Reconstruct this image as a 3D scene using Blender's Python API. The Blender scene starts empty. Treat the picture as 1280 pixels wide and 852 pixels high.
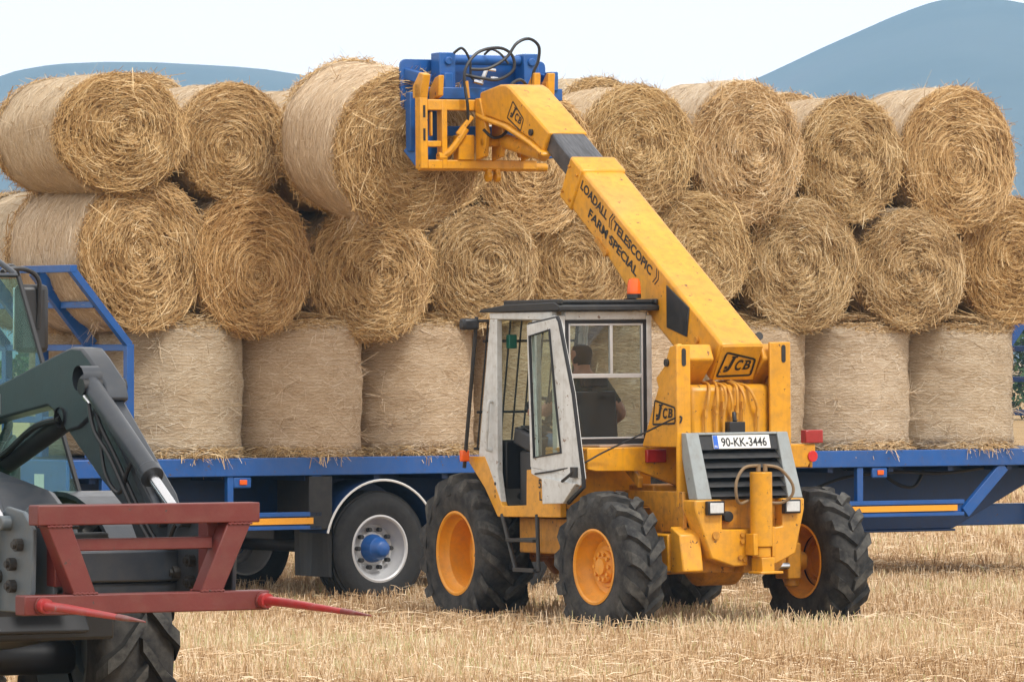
import bpy, math, random
import numpy as np
from mathutils import Vector, Matrix, Euler
R_ = math.radians
random.seed(7)
rng = np.random.default_rng(11)
sc = bpy.context.scene
COL = sc.collection

# ------------------------------------------------------------------ camera constants (1280 px wide photograph)
FPX, CAMH, YH = 7200.0, 2.15, 444.0

class Frame:
    """a ground frame: origin (x, y), yaw in degrees; turns photo pixels on one of its planes into local metres"""
    def __init__(s, O, deg):
        s.O = O; s.deg = deg; a = R_(deg); s.c, s.s = math.cos(a), math.sin(a)
    def on_y(S, px, py, y):
        a, b = (px-640)/FPX, (YH-py)/FPX
        x = (a*(S.O[1]+S.c*y)-S.O[0]+S.s*y)/(S.c-a*S.s); d = S.O[1]+S.s*x+S.c*y
        return x, CAMH+b*d, d
    def world(S, x, y, z=0):
        return Vector((S.O[0]+S.c*x-S.s*y, S.O[1]+S.s*x+S.c*y, z))

LOADER = Frame((1.762, 43.9), 28)
TRAILER = Frame((-1.117, 49.66), 36)
TRACTOR = Frame((-1.687, 26.3), 211)

# ------------------------------------------------------------------ node helpers
class NT:
    def __init__(s, name):
        s.m = bpy.data.materials.new(name); s.m.use_nodes = True
        s.t = s.m.node_tree; s.n = s.t.nodes; s.n.clear()
        s.out = s.n.new('ShaderNodeOutputMaterial')
    def node(s, typ, **kw):
        nd = s.n.new(typ)
        for k, v in kw.items():
            setattr(nd, k, v)
        return nd
    def link(s, a, b): s.t.links.new(a, b)
    def setv(s, sock, v):
        if hasattr(v, 'is_linked') or isinstance(v, bpy.types.NodeSocket): s.link(v, sock)
        else: sock.default_value = v
    def coord(s, kind='Object'):
        return s.node('ShaderNodeTexCoord').outputs[kind]
    def mapping(s, vec, scale=(1, 1, 1), loc=(0, 0, 0)):
        mp = s.node('ShaderNodeMapping'); mp.inputs['Scale'].default_value = scale; mp.inputs['Location'].default_value = loc
        s.link(vec, mp.inputs['Vector']); return mp.outputs[0]
    def noise(s, vec, scale, detail=4, rough=.55, dist=0):
        nd = s.node('ShaderNodeTexNoise'); nd.inputs['Scale'].default_value = scale
        nd.inputs['Detail'].default_value = detail; nd.inputs['Roughness'].default_value = rough
        nd.inputs['Distortion'].default_value = dist
        s.link(vec, nd.inputs['Vector']); return nd.outputs[0]
    def ramp(s, fac, stops):
        r = s.node('ShaderNodeValToRGB'); e = r.color_ramp.elements
        while len(e) < len(stops): e.new(.5)
        for i, (p, c) in enumerate(stops):
            e[i].position = p
            e[i].color = (*c, 1) if not isinstance(c, (int, float)) else (c, c, c, 1)
        s.setv(r.inputs[0], fac); return r.outputs[0]
    def mix(s, fac, a, b, blend='MIX'):
        m = s.node('ShaderNodeMix', data_type='RGBA', blend_type=blend)
        s.setv(m.inputs[0], fac)
        for i, v in ((6, a), (7, b)):
            if isinstance(v, tuple) and len(v) == 3: v = (*v, 1)
            s.setv(m.inputs[i], v)
        return m.outputs[2]
    def math(s, op, a, b=0.0):
        m = s.node('ShaderNodeMath', operation=op); s.setv(m.inputs[0], a); s.setv(m.inputs[1], b); return m.outputs[0]
    def bump(s, h, strength=.3, dist=.01):
        b = s.node('ShaderNodeBump'); b.inputs['Strength'].default_value = strength; b.inputs['Distance'].default_value = dist
        s.link(h, b.inputs['Height']); return b.outputs[0]
    def bsdf(s, color, rough=.5, metal=0.0, normal=None, spec=.5, **kw):
        p = s.node('ShaderNodeBsdfPrincipled')
        if isinstance(color, tuple): color = (*color[:3], 1)
        s.setv(p.inputs['Base Color'], color); s.setv(p.inputs['Roughness'], rough)
        s.setv(p.inputs['Metallic'], metal); s.setv(p.inputs['Specular IOR Level'], spec)
        for k, v in kw.items(): s.setv(p.inputs[k], v)
        if normal is not None: s.link(normal, p.inputs['Normal'])
        s.link(p.outputs[0], s.out.inputs[0]); return p

def paint(name, col, rough=.42, dirt=(.30, .22, .13), amount=.5, rust=0.0, chip=(.05, .04, .035)):
    t = NT(name); co = t.coord('Object')
    n1 = t.noise(co, 2.2, 6, .65); n2 = t.noise(co, 14, 5, .6); n3 = t.noise(co, 55, 3, .6)
    lum = sum(col)/3
    n0 = t.noise(co, .9, 4, .6)
    base = t.mix(t.ramp(n1, [(.3, 0.), (.72, 1.)]), tuple(c*.78 for c in col), tuple(min(1, c*1.06) for c in col))
    base = t.mix(t.ramp(n0, [(.42, 0.), (.72, .30)]), base, tuple(min(.9, c*.72+lum*.36) for c in col))
    dm = t.math('MULTIPLY', t.ramp(n2, [(.45, 0.), (.8, 1.)]), amount)
    base = t.mix(dm, base, dirt)
    st = t.noise(t.mapping(co, (24, 24, 1.6)), 1.0, 4, .6)           # thin vertical streaks of run-off grime
    base = t.mix(t.math('MULTIPLY', t.ramp(st, [(.55, 0.), (.8, 1.)]), amount*.55), base, tuple(c*.55 for c in dirt))
    if rust:
        big = t.noise(co, 17, 8, .70)
        base = t.mix(t.ramp(big, [(.665-rust*.07, 0.), (.685-rust*.07, 1.)]), base, chip)
    rg = t.math('ADD', t.math('MULTIPLY', n2, .3), rough-.12)
    t.bsdf(base, rg, normal=t.bump(t.math('ADD', n3, t.math('MULTIPLY', n1, 2.0)), .10, .006))
    return t.m

def plain(name, col, rough=.5, metal=0., var=.25, scale=20):
    t = NT(name); co = t.coord('Object'); n = t.noise(co, scale, 4, .6)
    c = t.mix(n, tuple(x*(1-var) for x in col), tuple(min(1, x*(1+var)) for x in col))
    t.bsdf(c, rough, metal, normal=t.bump(n, .08, .005)); return t.m

M = {}
M['yellow'] = paint('loader_yellow', (.76, .345, .010), .36, dirt=(.22, .125, .05), amount=.42, rust=.45, chip=(.10, .045, .02))
M['yellow_dirty'] = paint('grimy_loader_yellow', (.60, .26, .012), .55, dirt=(.13, .075, .03), amount=.7, rust=.5, chip=(.06, .035, .02))
M['orange_rim'] = paint('orange_rim', (.80, .315, .008), .45, dirt=(.28, .16, .06), amount=.4, rust=.2)
M['white'] = paint('cab_white', (.66, .68, .67), .40, dirt=(.32, .29, .24), amount=.55, rust=.5, chip=(.2, .12, .07))
M['black_trim'] = paint('black_trim', (.014, .0145, .016), .5, dirt=(.09, .08, .065), amount=.3)
M['dark_metal'] = paint('dark_metal', (.022, .021, .020), .55, dirt=(.09, .07, .05), amount=.4)
M['grille_grey'] = paint('grille_grey', (.30, .335, .34), .5, dirt=(.2, .18, .15), amount=.45, rust=.3, chip=(.1, .08, .06))
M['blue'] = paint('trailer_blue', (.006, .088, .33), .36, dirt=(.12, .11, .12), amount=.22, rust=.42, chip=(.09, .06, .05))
M['blue_shaded'] = paint('trailer_blue_shaded', (.005, .038, .14), .5, dirt=(.05, .045, .045), amount=.35)  # trailer blue darkened, shade under the load put into the colour
M['blue_grab'] = paint('grab_blue', (.005, .098, .36), .36, dirt=(.15, .15, .18), amount=.12)
M['tractor_grey'] = paint('tractor_grey', (.030, .037, .048), .34, dirt=(.09, .08, .065), amount=.25)
M['tractor_light'] = paint('tractor_light_grey', (.085, .11, .13), .42, dirt=(.14, .12, .09), amount=.4)
M['spike_red'] = paint('spike_frame_red', (.145, .022, .018), .45, dirt=(.18, .08, .055), amount=.3, rust=.2)
M['tine_red'] = paint('tine_red', (.40, .026, .028), .4, dirt=(.26, .12, .10), amount=.4, rust=.6, chip=(.24, .2, .2))
M['tine_tip'] = paint('scraped_tine_tip', (.20, .035, .035), .35, dirt=(.22, .17, .15), amount=.8, rust=.9, chip=(.25, .22, .21))
M['steel'] = plain('bright_steel', (.62, .63, .65), .22, 1.0, .1)
M['silver'] = plain('silver_wheel', (.50, .50, .50), .42, .25, .15, 12)
M['hose'] = plain('black_hose', (.018, .018, .02), .45)
M['hose_yellow'] = paint('painted_hose', (.66, .30, .02), .5, amount=.5, rust=.3)
M['rubber_trim'] = plain('rubber_seal', (.012, .012, .014), .6)
M['plastic'] = plain('black_plastic', (.016, .016, .018), .42)
M['mat'] = plain('floor_mat', (.05, .046, .04), .85)
M['white_plate'] = plain('plate_white', (.72, .72, .70), .35, 0, .05)
M['plate_blue'] = plain('plate_blue_band', (.02, .12, .55), .4, 0, .05)
M['ink'] = plain('black_lettering', (.012, .012, .012), .5, 0, .1)
M['reflect_orange'] = plain('orange_reflector', (.80, .34, .02), .3, 0, .12, 40)
M['red_lens'] = plain('red_lens', (.34, .022, .02), .18, 0, .25, 30)
M['red_reflector'] = plain('red_reflector', (.60, .02, .02), .2, 0, .1)
M['orange_lens'] = plain('amber_lens', (.82, .12, .01), .16, 0, .2, 12)
M['lens_clear'] = plain('lamp_glass', (.60, .62, .62), .12, 0, .2, 40)
M['skin'] = plain('skin', (.42, .21, .14), .55, 0, .1)
M['shirt'] = plain('olive_shirt', (.024, .023, .014), .85, 0, .3, 30)
M['jeans'] = plain('blue_jeans', (.10, .18, .30), .85, 0, .3, 40)
M['hair'] = plain('dark_hair', (.012, .010, .009), .7)
M['sticker'] = plain('sticker_white', (.62, .62, .62), .5, 0, .1, 40)
M['sticker_red'] = plain('sticker_red', (.62, .10, .04), .5, 0, .1, 40)
M['green_plastic'] = plain('green_plastic', (.01, .13, .09), .4)
M['wood'] = plain('weathered_board', (.34, .24, .17), .8, 0, .4, 12)

def rubber(name, dust):
    t = NT(name); co = t.coord('Object'); n = t.noise(co, 9, 6, .65); n2 = t.noise(co, 70, 3, .6)
    c = t.mix(t.ramp(n, [(.38, 0.), (.72, 1.)]), (.013, .013, .014), dust)
    c = t.mix(t.math('MULTIPLY', n2, .35), c, (.03, .03, .03))
    t.bsdf(c, .78, spec=.35, normal=t.bump(n2, .25, .006)); return t.m
M['rubber'] = rubber('tyre_rubber', (.075, .069, .060))
M['lug'] = rubber('worn_lug_rubber', (.13, .125, .11))
M['rubber_dark'] = rubber('road_tyre_rubber', (.030, .029, .027))

def inner_boom():
    t = NT('worn_black_boom_paint'); co = t.coord('Object')
    n = t.noise(t.mapping(co, (5, 5, 5)), 1.6, 8, .7); n2 = t.noise(t.mapping(co, (30, 3, 3)), 2, 4, .6)
    c = t.mix(t.ramp(n2, [(.35, 0.), (.7, 1.)]), (.035, .037, .042), (.11, .115, .13))
    c = t.mix(t.ramp(n, [(.62, 0.), (.66, 1.)]), c, (.42, .19, .03))
    t.bsdf(c, .38, .2, normal=t.bump(n, .1, .005)); return t.m
M['boom_black'] = inner_boom()

def glass(name, tint, gloss=.10, rough=.02, film=0.0, filmcol=(.6, .65, .66)):
    t = NT(name); tr = t.node('ShaderNodeBsdfTransparent'); tr.inputs[0].default_value = (*tint, 1)
    gl = t.node('ShaderNodeBsdfGlossy'); gl.inputs['Roughness'].default_value = rough
    lw = t.node('ShaderNodeLayerWeight'); lw.inputs[0].default_value = .5; fr = t.math('POWER', lw.outputs['Facing'], 4.0)
    n = t.noise(t.coord('Object'), 6, 5, .6)
    m = t.node('ShaderNodeMixShader'); t.setv(m.inputs[0], t.math('ADD', t.math('MULTIPLY', fr, .55), gloss*.4)); t.link(tr.outputs[0], m.inputs[1]); t.link(gl.outputs[0], m.inputs[2])
    if film:                                                            # dust on the pane
        d = t.node('ShaderNodeBsdfDiffuse'); d.inputs[0].default_value = (*filmcol, 1)
        m2 = t.node('ShaderNodeMixShader'); t.setv(m2.inputs[0], t.math('MULTIPLY', n, film)); t.link(m.outputs[0], m2.inputs[1]); t.link(d.outputs[0], m2.inputs[2]); m = m2
    t.link(m.outputs[0], t.out.inputs[0]); return t.m
M['cab_glass'] = glass('dusty_cab_glass', (.84, .87, .86), .06, film=.03)
M['door_glass'] = glass('door_glass', (.80, .86, .83), .08, film=.08)
M['tractor_glass'] = glass('green_tinted_glass', (.66, .87, .83), .05, film=.05, filmcol=(.35, .55, .45))

# straw and netting -------------------------------------------------------
def straw_strand():
    t = NT('straw_strand'); at = t.node('ShaderNodeAttribute', attribute_name='rnd'); f = at.outputs['Fac']
    c = t.ramp(f, [(0., (.115, .060, .021)), (.28, (.315, .186, .074)), (.55, (.52, .348, .160)), (.8, (.68, .515, .285)), (1., (.81, .69, .48))])
    oi = t.node('ShaderNodeObjectInfo')
    c = t.mix(1.0, c, oi.outputs['Color'], 'MULTIPLY')
    p = t.bsdf(c, .55, spec=.35); return t.m
M['straw'] = straw_strand()
def pale_strand():
    t = NT('netted_straw_strand'); at = t.node('ShaderNodeAttribute', attribute_name='rnd'); f = at.outputs['Fac']
    c = t.ramp(f, [(0., (.20, .11, .05)), (.35, (.42, .29, .165)), (.7, (.62, .49, .34)), (1., (.80, .71, .57))])
    oi = t.node('ShaderNodeObjectInfo'); c = t.mix(1.0, c, oi.outputs['Color'], 'MULTIPLY')
    t.bsdf(c, .6, spec=.3); return t.m
M['strand_pale'] = pale_strand()

def straw_bed():
    t = NT('straw_end_base'); uv = t.coord('UV'); n = t.noise(t.mapping(uv, (9, 90, 1)), 1., 5, .65, .6); n2 = t.noise(uv, 14, 4, .6)
    c = t.ramp(n, [(.25, (.075, .036, .012)), (.5, (.27, .145, .05)), (.75, (.50, .32, .13))])  # dark tones paint in the shade of the gaps between strands
    oi = t.node('ShaderNodeObjectInfo'); c = t.mix(1.0, c, oi.outputs['Color'], 'MULTIPLY')
    t.bsdf(c, .8, spec=.2, normal=t.bump(t.math('ADD', n, n2), .8, .03)); return t.m
M['straw_bed'] = straw_bed()

def net_wrap():
    t = NT('net_wrapped_straw'); uv = t.coord('UV')
    n = t.noise(t.mapping(uv, (26, 135, 1)), 1., 5, .75, .8)               # straw lying round the bale
    n2 = t.noise(t.mapping(uv, (3.2, 5, 1)), 1., 4, .6)                   # patches
    n3 = t.noise(t.mapping(uv, (75, 90, 1)), 1., 5, .75, 2.5)              # short cross straws
    w = t.node('ShaderNodeTexWave', wave_type='BANDS', bands_direction='Y', wave_profile='SIN')
    w.inputs['Scale'].default_value = 11.5; w.inputs['Distortion'].default_value = 3.2; w.inputs['Detail'].default_value = 3
    w.inputs['Detail Scale'].default_value = 1.2
    t.link(uv, w.inputs['Vector'])
    c = t.ramp(n, [(.25, (.27, .165, .085)), (.48, (.48, .35, .22)), (.75, (.64, .52, .375))])
    c = t.mix(t.math('MULTIPLY', t.ramp(n3, [(.48, 0.), (.68, 1.)]), .65), c, (.70, .58, .43))
    c = t.mix(t.math('MULTIPLY', t.ramp(n3, [(.30, 1.), (.44, 0.)]), .55), c, (.25, .145, .07))
    c = t.mix(t.math('MULTIPLY', t.math('MULTIPLY', t.ramp(w.outputs[0], [(.5, 0.), (.95, 1.)]), n2), .42), c, (.76, .68, .57))   # pale net strands
    c = t.mix(t.math('MULTIPLY', t.ramp(n2, [(.4, 0.), (.7, 1.)]), .45), c, (.66, .55, .42))
    oi = t.node('ShaderNodeObjectInfo'); c = t.mix(1.0, c, oi.outputs['Color'], 'MULTIPLY')
    h = t.math('ADD', n, t.math('ADD', t.math('MULTIPLY', w.outputs[0], .22), t.math('MULTIPLY', n3, .6)))
    t.bsdf(c, .7, spec=.25, normal=t.bump(h, .55, .02)); return t.m
M['wrap'] = net_wrap()

def stubble_mat():
    t = NT('stubble_straw'); at = t.node('ShaderNodeAttribute', attribute_name='rnd')
    c = t.ramp(at.outputs['Fac'], [(0., (.21, .112, .045)), (.3, (.42, .26, .125)), (.62, (.60, .425, .245)), (.93, (.82, .68, .49)), (1., (.40, .38, .14))])
    t.bsdf(c, .55, spec=.35); return t.m
M['stubble'] = stubble_mat()

def field_mat():
    t = NT('chaff_covered_soil'); co = t.coord('Object')
    n = t.noise(co, 38, 6, .7); n2 = t.noise(co, .35, 4, .6); n3 = t.noise(t.mapping(co, (.25, 2.2, 1)), 1, 4, .6)
    c = t.ramp(n, [(.3, (.11, .065, .028)), (.5, (.30, .19, .085)), (.72, (.52, .37, .19))])
    c = t.mix(t.ramp(n2, [(.35, 0.), (.7, .5)]), c, (.52, .37, .20))
    c = t.mix(t.ramp(n3, [(.45, 0.), (.75, .4)]), c, (.36, .25, .14))
    t.bsdf(c, .9, spec=.1, normal=t.bump(n, .6, .03)); return t.m
M['field'] = field_mat()

def hill_mat():
    t = NT('hill_grass_haze_tint'); co = t.coord('Object'); n = t.noise(co, .006, 6, .6); n2 = t.noise(co, .03, 5, .6)
    c = t.ramp(n, [(.35, (.050, .062, .060)), (.55, (.078, .090, .085)), (.7, (.095, .090, .095))])  # cool tint, blue of the distant haze painted into the hill colour
    c = t.mix(t.math('MULTIPLY', n2, .5), c, (.055, .065, .075))
    t.bsdf(c, .9, spec=.1); return t.m
M['hill'] = hill_mat()
def leaf_mat():
    t = NT('hedge_leaves'); at = t.node('ShaderNodeAttribute', attribute_name='rnd')
    c = t.ramp(at.outputs['Fac'], [(0., (.02, .045, .012)), (.6, (.045, .09, .022)), (1., (.09, .14, .04))])
    t.bsdf(c, .6, spec=.3); return t.m
M['leaf'] = leaf_mat()

# ------------------------------------------------------------------ mesh helpers
SHIFT = [0.0]            # sideways setting of an attachment on the boom
class MB:
    def __init__(s): s.v = []; s.f = []; s.p = []
    def add(s, vs, fs):
        o = len(s.v); s.p.append((o, len(s.f))); s.v += [(v[0]+SHIFT[0], v[1], v[2]) for v in vs]; s.f += [tuple(i+o for i in f) for f in fs]; return s
    def box(s, a, b):
        x0, y0, z0 = (min(a[i], b[i]) for i in range(3)); x1, y1, z1 = (max(a[i], b[i]) for i in range(3))
        return s.add([(x0,y0,z0),(x1,y0,z0),(x1,y1,z0),(x0,y1,z0),(x0,y0,z1),(x1,y0,z1),(x1,y1,z1),(x0,y1,z1)],
                     [(0,3,2,1),(4,5,6,7),(0,1,5,4),(1,2,6,5),(2,3,7,6),(3,0,4,7)])
    def obox(s, c, size, rot=(0, 0, 0)):
        m = Euler(rot).to_matrix(); h = [x/2 for x in size]; c = Vector(c)
        vs = [c + m @ Vector((sx*h[0], sy*h[1], sz*h[2])) for sz in (-1, 1) for sx, sy in ((-1,-1),(1,-1),(1,1),(-1,1))]
        return s.add(vs, [(0,3,2,1),(4,5,6,7),(0,1,5,4),(1,2,6,5),(2,3,7,6),(3,0,4,7)])
    def beam(s, p, q, w, h, up=(0, 0, 1)):
        """rectangular bar from p to q"""
        p, q, up = Vector(p), Vector(q), Vector(up); d = (q-p).normalized(); sd = d.cross(up).normalized(); u = sd.cross(d)
        vs = [e + sd*(a*w/2) + u*(b*h/2) for e in (p, q) for a, b in ((-1,-1),(1,-1),(1,1),(-1,1))]
        return s.add(vs, [(3,2,1,0),(4,5,6,7),(0,1,5,4),(1,2,6,5),(2,3,7,6),(3,0,4,7)])
    def prism(s, poly, axis, a, b):
        """polygon in the two other axes, extruded along axis from a to b"""
        def P(u, v, w):
            return (w, u, v) if axis == 'x' else (u, w, v) if axis == 'y' else (u, v, w)
        ar = sum(poly[i][0]*poly[(i+1) % len(poly)][1]-poly[(i+1) % len(poly)][0]*poly[i][1] for i in range(len(poly)))
        if ar < 0: poly = poly[::-1]
        if a > b: a, b = b, a
        n = len(poly); vs = [P(*p, a) for p in poly] + [P(*p, b) for p in poly]
        fs = [tuple(range(n))[::-1], tuple(range(n, 2*n))] + [(i, (i+1) % n, n+(i+1) % n, n+i) for i in range(n)]
        if axis == 'y': fs = [f[::-1] for f in fs]
        return s.add(vs, fs)
    def tube(s, pts, r, n=8, close=False):
        pts = [Vector(p) for p in pts]; rs = r if isinstance(r, (list, tuple)) else [r]*len(pts); vs = []; fs = []
        prev = None
        for i, p in enumerate(pts):
            if close: d = (pts[(i+1) % len(pts)]-pts[i-1]).normalized()
            else: d = (pts[min(i+1, len(pts)-1)]-pts[max(i-1, 0)]).normalized()
            if prev is None:
                prev = d.orthogonal().normalized()
            u = (prev - d*prev.dot(d)).normalized(); prev = u; w = d.cross(u)
            vs += [p + (u*math.cos(2*math.pi*k/n)+w*math.sin(2*math.pi*k/n))*rs[i] for k in range(n)]
        m = len(pts)
        for i in range(m if close else m-1):
            j = (i+1) % m
            fs += [(i*n+k, i*n+(k+1) % n, j*n+(k+1) % n, j*n+k) for k in range(n)]
        if not close: fs += [tuple(range(n))[::-1], tuple(range((m-1)*n, m*n))]
        return s.add(vs, fs)
    def cyl(s, p, q, r, n=20, r2=None): return s.tube([p, q], [r, r if r2 is None else r2], n)
    def lathe(s, prof, n=48, axis='x', c=(0, 0, 0), closed=False):
        """prof: (along axis, radius)"""
        vs = []; fs = []; m = len(prof)
        for k in range(n):
            a = 2*math.pi*k/n; ca, sa = math.cos(a), math.sin(a)
            for (t, r) in prof:
                p = (t, r*ca, r*sa) if axis == 'x' else (r*sa, t, r*ca) if axis == 'y' else (r*ca, r*sa, t)
                vs.append((p[0]+c[0], p[1]+c[1], p[2]+c[2]))
        for k in range(n):
            k2 = (k+1) % n
            for i in range(m if closed else m-1):
                j = (i+1) % m
                fs.append((k*m+i, k*m+j, k2*m+j, k2*m+i))
        return s.add(vs, fs)
    def each(s, name, mat, parent=None, bevel=0.0, n=1, **kw):
        """every piece (or every n pieces) becomes an object of its own"""
        out = []; P = s.p+[(len(s.v), len(s.f))]
        for i in range(0, len(s.p), n):
            (a, b), (c, d) = P[i], P[min(i+n, len(s.p))]
            q = MB(); q.v = s.v[a:c]; q.f = [tuple(k-a for k in f) for f in s.f[b:d]]
            out.append(q.build(name, mat, parent, bevel, **kw))
        return out
    def build(s, name, mat, parent=None, bevel=0.0, smooth=35, loc=None, rot=None):
        me = bpy.data.meshes.new(name); me.from_pydata(s.v, [], s.f); me.update()
        if bevel == 0.0 or True:
            me.polygons.foreach_set('use_smooth', [True]*len(me.polygons)); me.set_sharp_from_angle(angle=R_(smooth))
        me.materials.append(mat)
        o = bpy.data.objects.new(name, me); COL.objects.link(o)
        if parent is not None: o.parent = parent
        if loc: o.location = loc
        if rot: o.rotation_euler = rot
        if bevel:
            b = o.modifiers.new('edge', 'BEVEL'); b.width = bevel; b.segments = 2; b.limit_method = 'ANGLE'; b.angle_limit = R_(40); b.harden_normals = False
        return o

def smooth_path(pts, k=6):
    pts = [Vector(p) for p in pts]; out = []
    for i in range(len(pts)-1):
        p0, p1, p2, p3 = pts[max(i-1, 0)], pts[i], pts[i+1], pts[min(i+2, len(pts)-1)]
        for j in range(k):
            t = j/k
            out.append(.5*((2*p1)+(p2-p0)*t+(2*p0-5*p1+4*p2-p3)*t*t+(3*p1-p0-3*p2+p3)*t**3))
    return out+[pts[-1]]

def tag(o, label=None, cat=None, group=None, kind=None):
    if label: o['label'] = label
    if cat: o['category'] = cat
    if group: o['group'] = group
    if kind: o['kind'] = kind
    return o
def thing(name, label, cat, loc=(0, 0, 0), rot=(0, 0, 0), group=None):
    o = bpy.data.objects.new(name, None); COL.objects.link(o); o.empty_display_size = .3
    o.location = loc; o.rotation_euler = rot; return tag(o, label, cat, group)

def text_into(mb, body, origin, xdir, ydir, height, width=None, bold=.0, lift=.002, shear=0.0, thick=.0015):
    """letters laid on a plane: origin = lower left, xdir/ydir unit vectors"""
    cu = bpy.data.curves.new('lettering', 'FONT'); cu.body = body; cu.size = 1; cu.offset = bold; cu.shear = shear; cu.resolution_u = 3
    ob = bpy.data.objects.new('lettering', cu); COL.objects.link(ob)
    dg = bpy.context.evaluated_depsgraph_get(); me = bpy.data.meshes.new_from_object(ob.evaluated_get(dg))
    vs = [v.co.copy() for v in me.vertices]; fs = [tuple(p.vertices) for p in me.polygons]
    bpy.data.objects.remove(ob); bpy.data.curves.remove(cu); bpy.data.meshes.remove(me)
    x0 = min(v.x for v in vs); x1 = max(v.x for v in vs); y0 = min(v.y for v in vs); y1 = max(v.y for v in vs)
    sy = height/(y1-y0); sx = sy if width is None else width/(x1-x0)
    X, Y = Vector(xdir).normalized(), Vector(ydir).normalized(); N = X.cross(Y)
    O = Vector(origin)+N*lift
    mb.add([O+X*((v.x-x0)*sx)+Y*((v.y-y0)*sy) for v in vs], fs)

def outline_into(mb, pts, origin, xdir, ydir, w, lift=.002):
    """a thin painted outline (closed) on a plane"""
    X, Y = Vector(xdir).normalized(), Vector(ydir).normalized(); N = X.cross(Y); O = Vector(origin)+N*lift
    n = len(pts); P = [Vector((*p, 0)) for p in pts]; c = sum(P, Vector())/n
    inner = []
    for i in range(n):
        a, b, d = P[i-1], P[i], P[(i+1) % n]
        e1 = (b-a).normalized(); e2 = (d-b).normalized(); n1 = Vector((-e1.y, e1.x, 0)); n2 = Vector((-e2.y, e2.x, 0))
        if n1.dot(c-b) < 0: n1, n2 = -n1, -n2
        bis = (n1+n2).normalized(); inner.append(b+bis*(w/max(.35, bis.dot(n1))))
    vs = [O+X*p.x+Y*p.y for p in P]+[O+X*p.x+Y*p.y for p in inner]
    mb.add(vs, [(i, (i+1) % n, n+(i+1) % n, n+i) for i in range(n)])

def badge(parent, origin, xdir, ydir, w, h, slant):
    """the black outlined three letter maker's badge: slanted box, serif letters growing smaller"""
    mb = MB(); r = .12*h
    def rounded(P):
        out = []
        for i in range(len(P)):
            a, b, c = Vector(P[i-1]), Vector(P[i]), Vector(P[(i+1) % len(P)])
            p = b+(a-b).normalized()*r; q = b+(c-b).normalized()*r
            for t in (0, .33, .67, 1): out.append(tuple((p*(1-t)**2+b*2*t*(1-t)+q*t*t)))
        return out
    box = rounded([(0, 0), (w, slant*.35), (w+.0, h*.72), (.10*w, h)])
    outline_into(mb, box, origin, xdir, ydir, .075*h)
    X, Y = Vector(xdir).normalized(), Vector(ydir).normalized(); O = Vector(origin)
    def at(u, v): return O+X*u+Y*v
    text_into(mb, 'J', at(.17*w, .20*h), xdir, ydir, .60*h, .26*w, .035, .0025, .22)
    text_into(mb, 'C', at(.46*w, .26*h), xdir, ydir, .42*h, .20*w, .035, .0025, .18)
    text_into(mb, 'B', at(.69*w, .30*h), xdir, ydir, .36*h, .19*w, .03, .0025, .18)
    N = X.cross(Y)
    def bar(u0, v0, u1, v1):
        mb.add([O+X*u+Y*v+N*.003 for u, v in ((u0, v0), (u1, v0), (u1, v1), (u0, v1))], [(0, 1, 2, 3)])
    bar(.30*w, .755*h, .47*w, .82*h); bar(.17*w, .33*h, .25*w, .44*h)
    bar(.67*w, .30*h, .75*w, .335*h); bar(.69*w, .625*h, .78*w, .66*h)
    return mb.build('badge', M['ink'], parent)

# ------------------------------------------------------------------ wheels
def tyre_mesh(Ro, W, rim, nl, lh, sweep, lugw, o=1, ribbed=False):
    mb = MB(); Rb = Ro-lh
    prof = [(-.40*W, rim), (-.46*W, rim+.02), (-.50*W, rim+.42*(Rb-rim)), (-.495*W, rim+.72*(Rb-rim)), (-.45*W, Rb-.035), (-.38*W, Rb-.008), (-.2*W, Rb+.004), (0, Rb+.008)]
    prof = prof+[(-a, b) for a, b in prof[-2::-1]]
    mb.lathe(prof, 72); mb.nbase = len(mb.f)
    if ribbed:
        for x in (-.3, -.15, 0, .15, .3):
            mb.lathe([(x*W-.045*W, Rb-.01), (x*W-.04*W, Ro), (x*W+.04*W, Ro), (x*W+.045*W, Rb-.01)], 72)
        return mb
    def surf(t):
        a = abs(t)/W
        for (p, r), (q, s) in zip(prof[:8][::-1], prof[:7][::-1]):
            if abs(p)/W <= a <= abs(q)/W+1e-6:
                k = (a-abs(p)/W)/max(1e-6, abs(q)/W-abs(p)/W); return r+(s-r)*k
        return Rb-.05
    for sg in (-1, 1):
        for i in range(nl):
            a0 = 2*math.pi*(i+(.5 if sg > 0 else 0))/nl; jit = random.uniform(-.008, .008)
            sec = []
            for j in range(6):
                t = j/5; w = (.505*(1-t)-.035*t)*W
                if j == 0: top = Rb-.075; base = Rb-.12; w = .515*W
                elif j == 1: top = Ro-.022; base = Rb-.06; w = .47*W
                else: top = Ro-.004*(1-t); base = surf(w)-.012
                a = a0+sweep*(t**.85)+jit; hw = lugw/Ro/2*(1.15-.25*t)
                for aa, rr in ((a-hw*1.15, base), (a-hw*.8, top), (a+hw*.8, top), (a+hw*1.15, base)):
                    sec.append((sg*w*1.0, rr*math.cos(aa), rr*math.sin(aa)))
            fs = []
            for j in range(5):
                for k in range(4):
                    k2 = (k+1) % 4; q = (j*4+k, j*4+k2, j*4+4+k2, j*4+4+k); fs.append(q if sg > 0 else q[::-1])
            fs += [(0, 3, 2, 1) if sg > 0 else (0, 1, 2, 3), (20, 21, 22, 23) if sg > 0 else (23, 22, 21, 20)]
            mb.add(sec, fs)
    return mb

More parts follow.
